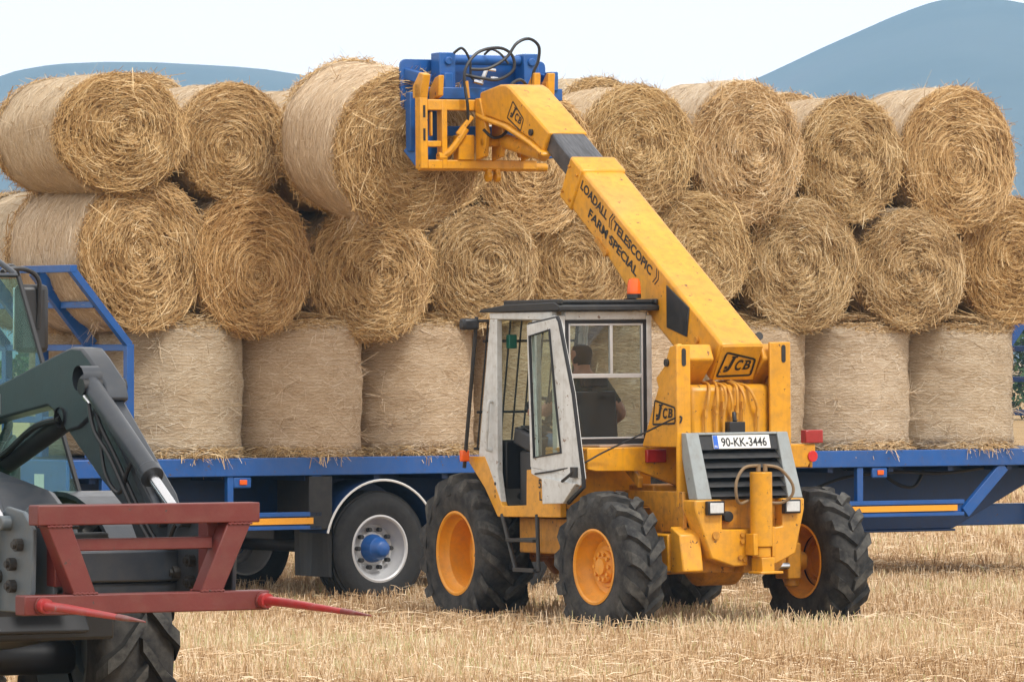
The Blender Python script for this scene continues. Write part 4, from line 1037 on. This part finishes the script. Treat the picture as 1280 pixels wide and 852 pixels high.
bb.beam(Vector((XL-.01, *bp(2.10, -.335))), Vector((XL-.01, *bp(1.92, -.345))), .02, .035, n_); bb.cyl((XL-.025, *bp(1.90, -.345)), (XL, *bp(1.90, -.345)), .028, 12)
for a in (2.62, 2.76):
    for b in (-.06, -.29): bb.cyl((XL-.03, *bp(a, b)), (XL-.012, *bp(a, b)), .012, 8)
bb.each('bolt', YD, bo)
# the rear end plate and its badge
be = Vector((XL+.0, *bp(-.004, -.335)))
MB().prism([bp(-.012, -.315), bp(-.012, -.012), bp(-.001, -.012), bp(-.001, -.315)], 'x', XL+.012, XR-.012).build('end_plate', Y, bo, .004)
badge(bo, Vector((XL+.025, *bp(-.0135, -.29))), (1, 0, 0), n_, .315, .235, .03)
MB().prism([bp(2.3, -.035), bp(3.40, -.04), bp(3.40, -.205), bp(2.3, -.21)], 'x', XL+.035, XR-.035).build('inner_boom', M['boom_black'], ld, .018)
hd = MB(); HX0, HX1 = -.125, .235
hpts = [bp(3.24, -.03), (3.47, 4.345), (3.55, 4.375), (3.66, 4.378), (4.00, 4.33), (4.03, 4.17), (3.90, 4.13), (3.52, 4.05), (3.10, 3.90), bp(3.24, -.21)]
hd.prism(hpts, 'x', HX0, HX1); hd.prism([(4.03, 4.168), (3.90, 4.129), (3.52, 4.049), (3.10, 3.899), (2.88, 3.80), (2.87, 3.76), (3.11, 3.86), (3.53, 4.01), (3.91, 4.09), (4.03, 4.13)], 'x', HX0-.035, HX1+.035)
hd = hd.build('boom_head', Y, ld, .018)
hpn = MB().cyl((HX0-.02, 3.10, 3.965), (HX0, 3.10, 3.965), .028, 12); hpn.build('bolt', M['dark_metal'], hd)
hdir = Vector((0, -.87, -.48)).normalized()
badge(hd, Vector((HX0, 3.53, 4.10)), hdir, (0, -.48, .87), .27, .175, .02)
# carriage
SHIFT[0] = .075
CY = 4.05
ca = MB()
for x, z1, wd in ((-.69, 4.40, .07), (-.50, 4.27, .05), (.49, 4.43, .07)):
    ca.box((x-wd/2, CY, 3.70 if x < 0.4 else 3.95), (x+wd/2, CY+.10, z1))
ca.prism([(CY-.06, 4.47), (CY+.02, 4.49), (CY+.14, 4.38), (CY+.14, 4.28), (CY, 4.28)], 'x', -.725, -.655).prism([(CY-.02, 4.47), (CY+.06, 4.45), (CY+.22, 4.31), (CY+.14, 4.26), (CY, 4.3)], 'x', -.56, -.51)
ca.prism([(CY-.02, 4.50), (CY+.02, 4.50), (CY+.16, 4.36), (CY+.12, 4.26), (CY, 4.26)], 'x', .33, .39).prism([(CY-.02, 4.50), (CY+.02, 4.50), (CY+.16, 4.36), (CY+.12, 4.26), (CY, 4.26)], 'x', .46, .525)
ca.box((-.654, CY+.005, 4.18), (.454, CY+.095, 4.27)).box((-.654, CY+.005, 3.70), (.36, CY+.085, 3.775)).cyl((-.72, CY+.05, 3.72), (.47, CY+.05, 3.72), .035, 14)
ca.box((-.654, CY+.01, 3.88), (-.526, CY+.08, 3.93)).box((-.62, CY+.02, 3.97), (-.60, CY+.06, 4.17))
for x in (-.20, -.05, .22):
    ca.prism([(CY+.0, 3.77), (CY-.16, 3.80), (CY-.20, 4.0), (CY-.08, 4.28), (CY+.0, 4.28)], 'x', x-.02, x+.02)
ca.box((-.38, CY-.01, 3.774), (-.23, CY+.09, 3.98)); ca.beam((-.40, CY-.03, 3.98), (-.28, CY-.06, 4.13), .05, .04)
ca.cyl((-.10, CY+.04, 3.64), (-.06, CY+.04, 3.64), .045, 14).cyl((-.02, CY+.04, 3.64), (.02, CY+.04, 3.64), .045, 14).box((-.10, CY+.01, 3.65), (-.06, CY+.07, 3.71)).box((-.02, CY+.01, 3.65), (.02, CY+.07, 3.71))
ca.build('carriage', Y, ld, .008)
sl_ = MB()
for z in (3.98, 4.17): sl_.box((-.70, CY-.003, z-.05), (-.68, CY-.0005, z+.05))
sl_.each('slot', M['black_trim'], ld)
tc = MB().cyl((.02, 3.30, 3.80), (-.02, CY-.14, 3.93), .062, 18).cyl((-.22, CY-.12, 3.92), (.24, CY-.12, 3.92), .04, 14); tc.build('tilt_ram', Y, ld, .006)
MB().tube(smooth_path([(-.52, CY+.04, 3.80), (-.46, CY+.0, 3.84), (-.40, CY-.03, 3.92), (-.33, CY-.05, 4.03)]), [.03]*19, 8).cyl((-.55, CY+.03, 3.80), (-.48, CY+.03, 3.80), .038, 10).cyl((.18, CY-.01, 3.83), (.36, CY-.01, 3.83), .034, 10).each('locking_ram', Y, ld)
hb_ = MB().tube(smooth_path([(-.31, CY-.05, 4.02), (-.33, CY-.08, 4.22), (-.34, CY-.06, 4.36), (-.33, CY-.05, 4.52), (-.20, CY-.03, 4.66), (.0, CY-.02, 4.70), (.12, CY-.02, 4.64), (.13, CY-.02, 4.52), (.0, CY, 4.44), (-.16, CY+.0, 4.45), (-.30, CY+.05, 4.48)], 8), .013, 8)
hb_.tube(smooth_path([(-.26, CY-.01, 4.52), (-.1, CY-.02, 4.53), (.06, CY-.03, 4.62), (.16, CY-.03, 4.74), (.28, CY-.02, 4.78), (.37, CY-.02, 4.72), (.375, CY-.0, 4.60), (.34, CY+.02, 4.5), (.345, CY+.05, 4.36)], 8), .013, 8)
hb_.tube(smooth_path([(.22, CY-.1, 4.38), (.10, CY-.20, 4.43), (-.02, CY-.25, 4.37), (-.0, CY-.25, 4.2), (-.06, CY-.24, 4.0), (-.16, CY-.22, 3.95), (-.24, CY-.18, 4.02)], 8), .013, 8)
hb_.each('hydraulic_hose', M['hose'], ld)
hf = MB().cyl((-.31, CY-.05, 4.28), (-.33, CY-.06, 4.42), .018, 8).cyl((.345, CY+.045, 4.36), (.342, CY+.04, 4.46), .016, 8); hf.each('hose_fitting', M['hose_yellow'], ld)

# ------------------------------------------------------------------ blue bale grab on the carriage
SHIFT[0] = .25
gb = thing('bale_grab', 'blue hydraulic bale grab hooked on the yellow boom head', 'bale grab', LOADER.world(0, 0), (R_(-.25), R_(-.45), R_(28)))
GY_ = CY+.15
BG = M['blue_grab']
r_ = .05
def rrect(x0, x1, z0, z1, r):
    out = []
    for cx, cz, a0 in ((x1-r, z1-r, 0), (x0+r, z1-r, 90), (x0+r, z0+r, 180), (x1-r, z0+r, 270)):
        for k in range(5): a = R_(a0+22.5*k); out.append((cx+r*math.cos(a), cz+r*math.sin(a)))
    return out
MB().prism(rrect(-.86, .50, 4.20, 4.62, .05), 'y', GY_+.28, GY_+.31).build('push_plate', BG, gb, .003)
gg = MB().box((-.78, GY_+.02, 4.28), (.52, GY_+.12, 4.38)).box((-.80, GY_+.03, 3.98), (.45, GY_+.10, 4.06))
gg.box((-.80, GY_+.01, 3.72), (-.66, GY_+.10, 4.35)).box((-.86, GY_+.11, 3.85), (-.76, GY_+.20, 4.34)).box((.36, GY_+.03, 3.80), (.44, GY_+.10, 4.27))
gg.beam((-.72, GY_+.05, 4.44), (-.80, GY_+.30, 4.50), .07, .09).beam((.47, GY_+.05, 4.44), (.42, GY_+.30, 4.48), .06, .09)
gg.box((-.58, GY_+.03, 4.281), (-.50, GY_+.13, 4.50)).box((.40, GY_+.0, 4.36), (.47, GY_+.12, 4.52)).box((-.84, GY_+.12, 4.20), (-.70, GY_+.27, 4.28))
gg.beam((-.77, GY_+.06, 3.74), (-.84, GY_+.18, 3.90), .04, .12)
gg.build('frame', BG, gb, .008)
rb = MB().box((-.60, GY_+.08, 4.381), (-.45, GY_+.24, 4.67)).cyl((-.52, GY_+.06, 4.60), (-.52, GY_+.26, 4.60), .035, 12).box((.19, GY_+.08, 4.381), (.33, GY_+.24, 4.67)).cyl((.26, GY_+.06, 4.60), (.26, GY_+.26, 4.60), .035, 12)
rb.each('ram_bracket', BG, gb, .008, n=2)
MB().cyl((-.45, GY_+.16, 4.615), (.19, GY_+.16, 4.615), .042, 18).build('ram', BG, gb, .004)
gh = MB().tube(smooth_path([(-.50, GY_+.02, 4.66), (-.44, GY_-.02, 4.70), (-.37, GY_-.02, 4.60), (-.36, GY_-.02, 4.47), (-.30, GY_-.03, 4.42)]), .011, 8).tube(smooth_path([(-.16, GY_+.12, 4.66), (-.13, GY_+.05, 4.70), (-.06, GY_+.02, 4.66), (.0, GY_+.0, 4.58)]), .010, 8)
gh.each('hydraulic_hose', M['hose'], gb)
MB().cyl((-.34, GY_-.02, 4.43), (-.26, GY_-.03, 4.41), .020, 10).cyl((-.27, GY_-.03, 4.42), (-.22, GY_-.03, 4.53), .020, 10).cyl((-.23, GY_-.03, 4.53), (-.14, GY_-.03, 4.52), .016, 10).cyl((-.19, GY_-.03, 4.46), (-.12, GY_-.03, 4.45), .016, 10).each('hose_coupling', M['steel'], gb)
for x in (-.58, -.2, .18):
    MB().tube([(x, GY_+.1, 4.02), (x, GY_+.95, 4.12)], [.022, .006], 8).build('tine', M['steel'], gb)
SHIFT[0] = 0.0
# the bale it holds
k_ = FPX/47.75; hx, hz_ = (509-640)/k_, CAMH+(YH-187)/k_
ez = Euler((R_(7), 0, R_(24))).to_matrix(); c_ = Vector((hx, 47.75, hz_))+ez @ Vector((0, BL/2*1.07, 0))
make_bale(c_, (R_(7), 0, R_(24)), (1.085, 1.07, 1.10), 'large round bale held up in the air by the blue grab', None, WARM, True)

# ------------------------------------------------------------------ the driver
def skin_body(name, verts, edges, root, parent_thing=None):
    me = bpy.data.meshes.new(name); me.from_pydata([v[0] for v in verts], edges, []); o = bpy.data.objects.new(name, me); COL.objects.link(o)
    md = o.modifiers.new('skin', 'SKIN'); sub = o.modifiers.new('sub', 'SUBSURF'); sub.levels = 2; sub.render_levels = 2
    for i, v in enumerate(verts):
        sv = me.skin_vertices[0].data[i]; r = v[1]; sv.radius = (r, r) if not isinstance(r, tuple) else r; sv.use_root = (i == root)
    dg = bpy.context.evaluated_depsgraph_get(); m2 = bpy.data.meshes.new_from_object(o.evaluated_get(dg)); o.modifiers.clear(); o.data = m2; bpy.data.meshes.remove(me)
    m2.name = name; m2.polygons.foreach_set('use_smooth', [True]*len(m2.polygons)); m2.materials.clear(); return o
V = []; Ed = []
def jv(p, r, par=None):
    V.append((p, r)); i = len(V)-1
    if par is not None: Ed.append((par, i))
    return i
pel = jv((0, 0, .10), (.17, .13)); wst = jv((0, .02, .26), (.155, .115), pel); chest = jv((0, .03, .44), (.18, .12), wst); upch = jv((0, .02, .54), (.16, .10), chest)
nk = jv((0, .02, .63), .058, upch); hd0 = jv((0, .03, .70), (.062, .075), nk); hd1 = jv((0, .035, .78), (.078, .098), hd0); hd2 = jv((0, .03, .86), (.07, .085), hd1)
ns = jv((0, .135, .765), .016, hd1)
for sx in (-1, 1):
    ear = jv((sx*.082, .025, .77), .018, hd1)
    sh = jv((sx*.19, .02, .53), .066, upch)
    if sx > 0:
        el = jv((.345, -.03, .30), .047, sh); wr = jv((.24, .20, .18), .031, el); pm = jv((.205, .27, .17), .036, wr); fd = Vector((-.25, .85, -.35)).normalized()
    else:
        el = jv((-.27, .14, .32), .047, sh); wr = jv((-.18, .37, .36), .031, el); pm = jv((-.165, .445, .375), .036, wr); fd = Vector((.2, .8, -.5)).normalized()
    sdv = Vector((fd.y, -fd.x, 0)).normalized(); P0 = Vector(V[pm][0])
    for k, ln in enumerate((.072, .082, .076, .060)):
        a = jv(tuple(P0+sdv*(.024*(k-1.5))+fd*.035), .0095, pm); b = jv(tuple(P0+sdv*(.025*(k-1.5))+fd*(.035+ln*.5)+Vector((0, 0, -.008))), .0088, a); jv(tuple(P0+sdv*(.025*(k-1.5))+fd*(.03+ln*.8)+Vector((0, 0, -.035))), .0078, b)
    a = jv(tuple(P0-sdv*sx*-.034*(-1 if sx < 0 else 1)+fd*.0), .0105, pm); jv(tuple(P0-sdv*sx*-.05*(-1 if sx < 0 else 1)+fd*.045), .009, a)
    hip = jv((sx*.10, .03, .07), .095, pel); kn = jv((sx*.17, .44, .12), .068, hip); ank = jv((sx*.17, .52, -.30), .045, kn); toe = jv((sx*.18, .68, -.355), .036, ank)
person = skin_body('person', V, Ed, pel)
me = person.data
for m_ in ('shirt', 'jeans', 'skin', 'hair', 'black_trim'): me.materials.append(M[m_])
for p in me.polygons:
    c = p.center; x, y, z = c
    if z > .61: idx = 3 if (z > .70 and y < .045 and abs(x) < .076) or z > .83 else 2
    elif z > .15 and y < .19 and not (abs(x) > .21 and z < .40): idx = 0
    elif abs(x) > .1 and z > .155 and y > .10: idx = 2
    elif abs(x) > .21 and z > .14: idx = 2
    elif z < -.27: idx = 4
    else: idx = 1
    p.material_index = idx
person.location = LOADER.world(-.585, 1.45, 1.385); person.rotation_euler = (0, R_(-.45), R_(32)); person.scale = (1.0, 1.0, 1.0)
tag(person, 'driver in dark olive T-shirt and blue jeans sitting in the white cab', 'person')
for sx in (-1, 1):
    MB().lathe([(-.013, 0), (-.009, .009), (0, .013), (.009, .009), (.013, 0)], 12, 'y', (sx*.032, .121, .79)).build('eye', M['white_plate'], person)

# ------------------------------------------------------------------ the tractor in the foreground
tc_ = thing('loader_tractor', 'dark grey tractor cut by the left edge of the picture, with front loader arms', 'tractor', TRACTOR.world(0, 0), (0, 0, R_(211)))
G, GL = M['tractor_grey'], M['tractor_light']
AX = -2.18
for sx in (-1, 1):
    machine_wheel(tc_, (sx*.86, AX, .70), .70, .40, .36, sx, 17, .055, .46, .085, .20, .14, steer=R_(-6), bolts=8, rim_mat='tractor_light')
    machine_wheel(tc_, (sx*.90, -4.5, .86), .87, .52, .50, sx, 20, .06, .46, .09, .24, .16, bolts=8, rim_mat='tractor_light')
    fd = MB(); n = 14
    for k in range(n):
        a, b = R_(32+112*k/n), R_(32+112*(k+1)/n); q = []
        for r, t in ((.79, a), (.79, b), (.765, b), (.765, a)): q.append((AX-r*math.cos(t)*1.0, .72+r*math.sin(t)*.96))
        fd.add([(x, y, z) for x in (sx*.66, sx*1.10) for y, z in q], [(0, 1, 5, 4), (2, 3, 7, 6), (0, 3, 2, 1), (4, 5, 6, 7)])
    fd.build('front_mudguard', G, tc_, smooth=50)
MB().cyl((-.72, AX, .66), (.72, AX, .66), .085, 16).box((-.2, AX-.12, .56), (.2, AX+.12, .82)).build('front_axle', M['plastic'], tc_, .01)
MB().cyl((-.7, -4.5, .86), (.7, -4.5, .86), .13, 16).build('rear_axle', M['dark_metal'], tc_)
MB().prism([(-4.6, .55), (-4.6, 1.2), (-1.3, .98), (-1.12, .95), (-1.05, .84), (-1.3, .80), (-1.9, .72)], 'x', -.27, .27).box((-.42, -1.5, .80), (.42, -1.1, .99)).build('chassis', M['plastic'], tc_, .015)
MB().prism([(-2.75, 1.0), (-2.75, 1.62), (-2.2, 1.60), (-1.55, 1.50), (-1.30, 1.36), (-1.22, 1.02)], 'x', -.34, .34).build('bonnet', G, tc_, .05)
MB().box((-.26, -1.235, 1.06), (.26, -1.215, 1.30)).build('bonnet_grille', M['black_trim'], tc_, .01)
for sx in (-1, 1):
    nm = sx*.46
    A = [(-3.6, 1.62), (-3.6, 1.80), (-2.41, 1.985), (-1.60, 2.175), (-1.52, 2.19), (-1.42, 2.185), (-1.34, 2.14), (-1.17, 2.02), (-1.14, 1.94), (-1.45, 1.80), (-1.58, 1.78), (-1.66, 1.86), (-1.78, 1.905), (-2.41, 1.825)]
    MB().prism(A, 'x', nm-.06, nm+.06).build('upper_arm', G, tc_, .012)
    Bq = [(-1.60, 1.79), (-1.30, 1.98), (-1.16, 1.93), (-.62, 1.50), (-.42, 1.20), (-.52, 1.05), (-.72, 1.10), (-.98, 1.42), (-1.24, 1.56)]
    lo = MB().prism(Bq, 'x', nm-.045, nm+.045); lo.beam((nm+sx*-.0+.055, -1.14, 1.90), (nm+.055, -.55, 1.36), .05, .07, (1, 0, 0)); lo.build('lower_arm', G, tc_, .01)
    xc = nm+.10
    MB().cyl((xc, -1.27, 2.03), (xc, -.60, 1.585), .050, 18).lathe([(-.05, .062), (.05, .062)], 14, 'x', (xc, -1.27, 2.04)).cyl((xc, -.64, 1.612), (xc, -.595, 1.58), .058, 18).build('tilt_cylinder', G, tc_, .003)
    MB().cyl((xc, -.60, 1.583), (xc, -.30, 1.385), .026, 14).build('cylinder_rod', M['steel'], tc_)
    MB().cyl((nm-.0, -1.66, 1.845), (nm, -2.4, 1.60), .052, 16).lathe([(-.07, .05), (.07, .05)], 14, 'x', (nm, -1.64, 1.85)).build('lift_cylinder', M['black_trim'], tc_)
    MB().cyl((nm, -2.4, 1.60), (nm, -3.1, 1.36), .028, 12).build('cylinder_rod', M['steel'], tc_)
    br = MB()
    for dx in (-.055, .055): br.prism([(-.58, 1.10), (-.50, 1.36), (-.33, 1.46), (-.16, 1.44), (-.06, 1.36), (-.075, 1.08), (-.12, .98), (-.46, .98)], 'x', nm+dx-.012, nm+dx+.012)
    br.cyl((nm-.09, -.30, 1.385), (nm+.12, -.30, 1.385), .035, 14)
    br = br.build('implement_bracket', GL if sx > 0 else G, tc_, .006)
    bt = MB()
    for y, z in ((-.25, 1.20), (-.25, 1.10), (-.40, 1.14), (-.18, 1.29), (-.44, 1.24)): bt.cyl((nm+.06, y, z), (nm+.10, y, z), .03, 10).cyl((nm+.06, y, z), (nm+.115, y, z), .016, 8)
    bt.each('bolt', M['dark_metal'], br, n=2)
    ho = MB()
    for q, dx in ((0, .09), (1, .12)):
        ho.tube(smooth_path([(nm+dx, -1.22, 1.93), (nm+dx+.02, -1.12, 1.82-.03*q), (nm+dx+.02, -.95, 1.66), (nm+dx, -.75, 1.42), (nm+dx-.02, -.62, 1.28)]), .012, 7)
    ho.tube(smooth_path([(nm+.05, -1.66, 1.84), (nm+.07, -1.9, 1.80), (nm+.07, -2.2, 1.68), (nm+.05, -2.42, 1.62)]), .016, 7)
    ho.tube(smooth_path([(nm+.09, -1.18, 1.86), (nm+.12, -1.05, 1.60), (nm+.12, -.9, 1.50), (nm+.11, -.82, 1.62), (nm+.10, -.74, 1.66)]), .011, 7)
    ho.tube(smooth_path([(nm+.07, -.35, 1.42), (nm+.10, -.42, 1.3), (nm+.10, -.44, 1.12), (nm+.08, -.42, .98)]), .013, 7)
    ho.each('hydraulic_hose', M['hose'], tc_)
    MB().cyl((nm+.09, -1.23, 1.945), (nm+.09, -1.18, 1.905), .022, 8).cyl((nm+.12, -1.25, 1.955), (nm+.115, -1.2, 1.92), .016, 8).build('hose_fitting', M['steel'], tc_)
    MB().cyl((nm-.07, -1.22, 2.0), (nm+.16, -1.22, 2.0), .04, 14).box((nm+.0601, -1.35, 1.99), (nm+.066, -1.33, 2.03)).build('pivot_pin', M['black_trim'], tc_)
    pp = MB().box((nm-.08, -3.75, .85), (nm+.08, -3.45, 1.85)).box((-abs(nm), -3.7, .85), (abs(nm), -3.5, .98)) if sx > 0 else MB().box((nm-.08, -3.75, .85), (nm+.08, -3.45, 1.85))
    pp.build('loader_post', G, tc_, .01)
MB().box((.5201, -2.40, 1.855), (.5225, -2.22, 1.95)).build('sticker', M['sticker'], tc_)
ox = -.46+.0615
MB().box((ox, -2.44, 1.86), (ox+.0025, -2.30, 1.96)).build('sticker', M['sticker'], tc_)
xb = MB().box((-.40, -.52, 1.10), (.40, -.40, 1.245)).box((-.40, -.50, .985), (.16, -.42, 1.098)); xb.build('cross_beam', G, tc_, .01)
MB().box((-.16, -1.05, 1.33), (.02, -.95, 1.45)).box((-.36, -1.1, 1.27), (.3, -1.04, 1.31)).build('work_lamp', M['black_trim'], tc_, .01)
MB().box((-.15, -.945, 1.345), (.01, -.94, 1.385)).build('lamp_glass', M['steel'], tc_)
for sx in (-1,):
    fr_ = MB().prism([(-1.20, 1.20), (-1.2, 1.40), (-1.0, 1.30), (-.86, 1.14), (-.9, 1.08), (-1.05, 1.18)], 'x', -.16, .10); fr_.build('front_weight_frame', GL, tc_, .012)
# cab
CX = .80
def cy(z): return -2.25-.66*(z-1.50)/1.04
cabf = MB()
cabf.prism([(-3.5, 2.72), (-3.55, 2.94), (-4.9, 2.98), (-5.1, 2.80)], 'x', -CX-.06, CX+.06); cabf.beam((-CX, cy(2.56), 2.555), (CX, cy(2.56), 2.555), .03, .022)
for sx in (-1, 1): cabf.beam((sx*CX, cy(2.56)-.025, 2.56), (sx*CX, -3.52, 2.76), .028, .028, (1, 0, 0)); cabf.beam((sx*CX, -4.7, 1.2), (sx*CX, -4.75, 2.85), .08, .08, (0, 1, 0)).box((sx*CX-.04, -4.6, 1.1), (sx*CX+.04, -2.3, 1.2))
cabf.build('cab_roof_and_posts', G, tc_, .02)
for sx in (-1, 1):
    MB().tube([(sx*CX, cy(z), z) for z in (1.45, 1.8, 2.2, 2.545)], .0135, 8).build('windscreen_seal', M['rubber_trim'], tc_)
ws = []
for t in (0, -.012):
    ws += [(x, cy(z)+t, z) for x, z in ((-CX, 1.36), (CX, 1.36), (CX, 2.54), (-CX, 2.54))]
MB().add(ws, [(0, 1, 2, 3), (7, 6, 5, 4), (0, 4, 5, 1), (1, 5, 6, 2), (2, 6, 7, 3), (3, 7, 4, 0)]).build('windscreen', M['tractor_glass'], tc_)
MB().box((-.66, -2.78, 1.52), (-.56, -2.6, 1.72)).tube(smooth_path([(-.6, -2.7, 1.72), (-.62, -2.66, 1.8), (-.56, -2.6, 1.86)]), .025, 8).tube(smooth_path([(-.5, -2.4, 1.5), (-.52, -2.5, 1.66), (-.62, -2.6, 1.74)]), .02, 8).build('control_lever', M['plastic'], tc_, .02)
# mirror on its arm
mz = MB().obox((-1.13, -3.44, 2.34), (.18, .075, .355), (0, 0, R_(-6))); mz = mz.build('mirror', M['plastic'], tc_, .03)
MB().obox((-1.13, -3.49, 2.34), (.15, .02, .32), (0, 0, R_(-6))).build('mirror_glass', M['steel'], mz, .004)
MB().tube(smooth_path([(-.80, -3.10, 2.575), (-.95, -3.30, 2.595), (-1.08, -3.385, 2.59), (-1.145, -3.385, 2.54), (-1.155, -3.39, 2.41), (-1.15, -3.40, 2.29)]), .013, 8).tube(smooth_path([(-.80, -3.14, 2.555), (-.95, -3.35, 2.61), (-1.03, -3.41, 2.595), (-1.06, -3.42, 2.51)]), .011, 8).build('mirror_arm', M['plastic'], tc_)

# ------------------------------------------------------------------ bale spike on the tractor's loader
sp = thing('bale_spike', 'dark red bale spike frame with two tines on the front of the grey tractor', 'bale spike', TRACTOR.world(0, 0), (0, 0, R_(211)))
S = M['spike_red']
f = MB().box((-.583, -.05, 1.382), (.555, .05, 1.474)).box((-.633, -.05, .978), (.622, .05, 1.068))
f.box((-.37, -.045, 1.262), (.36, -.015, 1.318))
for xt, xb_ in ((.445, .315), (-.48, -.335)):
    f.prism([(xt-.062, 1.3815), (xt+.062, 1.3815), (xb_+.058, 1.0685), (xb_-.058, 1.0685)], 'y', -.05, .045)
f.box((-.42, -.14, 1.10), (-.36, -.052, 1.40)).box((.36, -.14, 1.10), (.42, -.052, 1.40))
f = f.build('frame', S, sp, .006)
wb = MB()
for xt, zb in ((.445, 1.382), (-.48, 1.382), (.315, 1.068), (-.335, 1.068)):
    n = 14; wb.tube([(xt-.062+.124*k/n, -.0505-.002, zb+(.004 if zb < 1.2 else -.004)+.0025*math.sin(k*2.7)) for k in range(n+1)], .006, 6)
    wb.tube([(xt-.062+.124*k/n, .0475, zb+(.004 if zb < 1.2 else -.004)+.0025*math.sin(k*2.3)) for k in range(n+1)], .006, 6)
wb.each('weld', S, f)
for x in (.535, -.597):
    t_ = MB().tube([(x, .051, 1.022), (x, .10, 1.022)], .034, 16).tube([(x, .085, 1.022), (x, .30, 1.018), (x, .85, .998), (x, 1.06, .990)], [.022, .0205, .0125, .003], 14)
    t_ = t_.build('tine', M['tine_red'], sp)
    MB().tube([(x, .80, 1.0003), (x, .88, .9975), (x, 1.06, .990)], [.0143, .0128, .0035], 14).build('worn_tip', M['tine_tip'], t_)
    MB().tube([(x+.036*math.cos(a), .056, 1.022+.036*math.sin(a)) for a in np.linspace(0, 2*math.pi, 17)[:-1]], .006, 6, True).build('weld', M['spike_red'], t_)
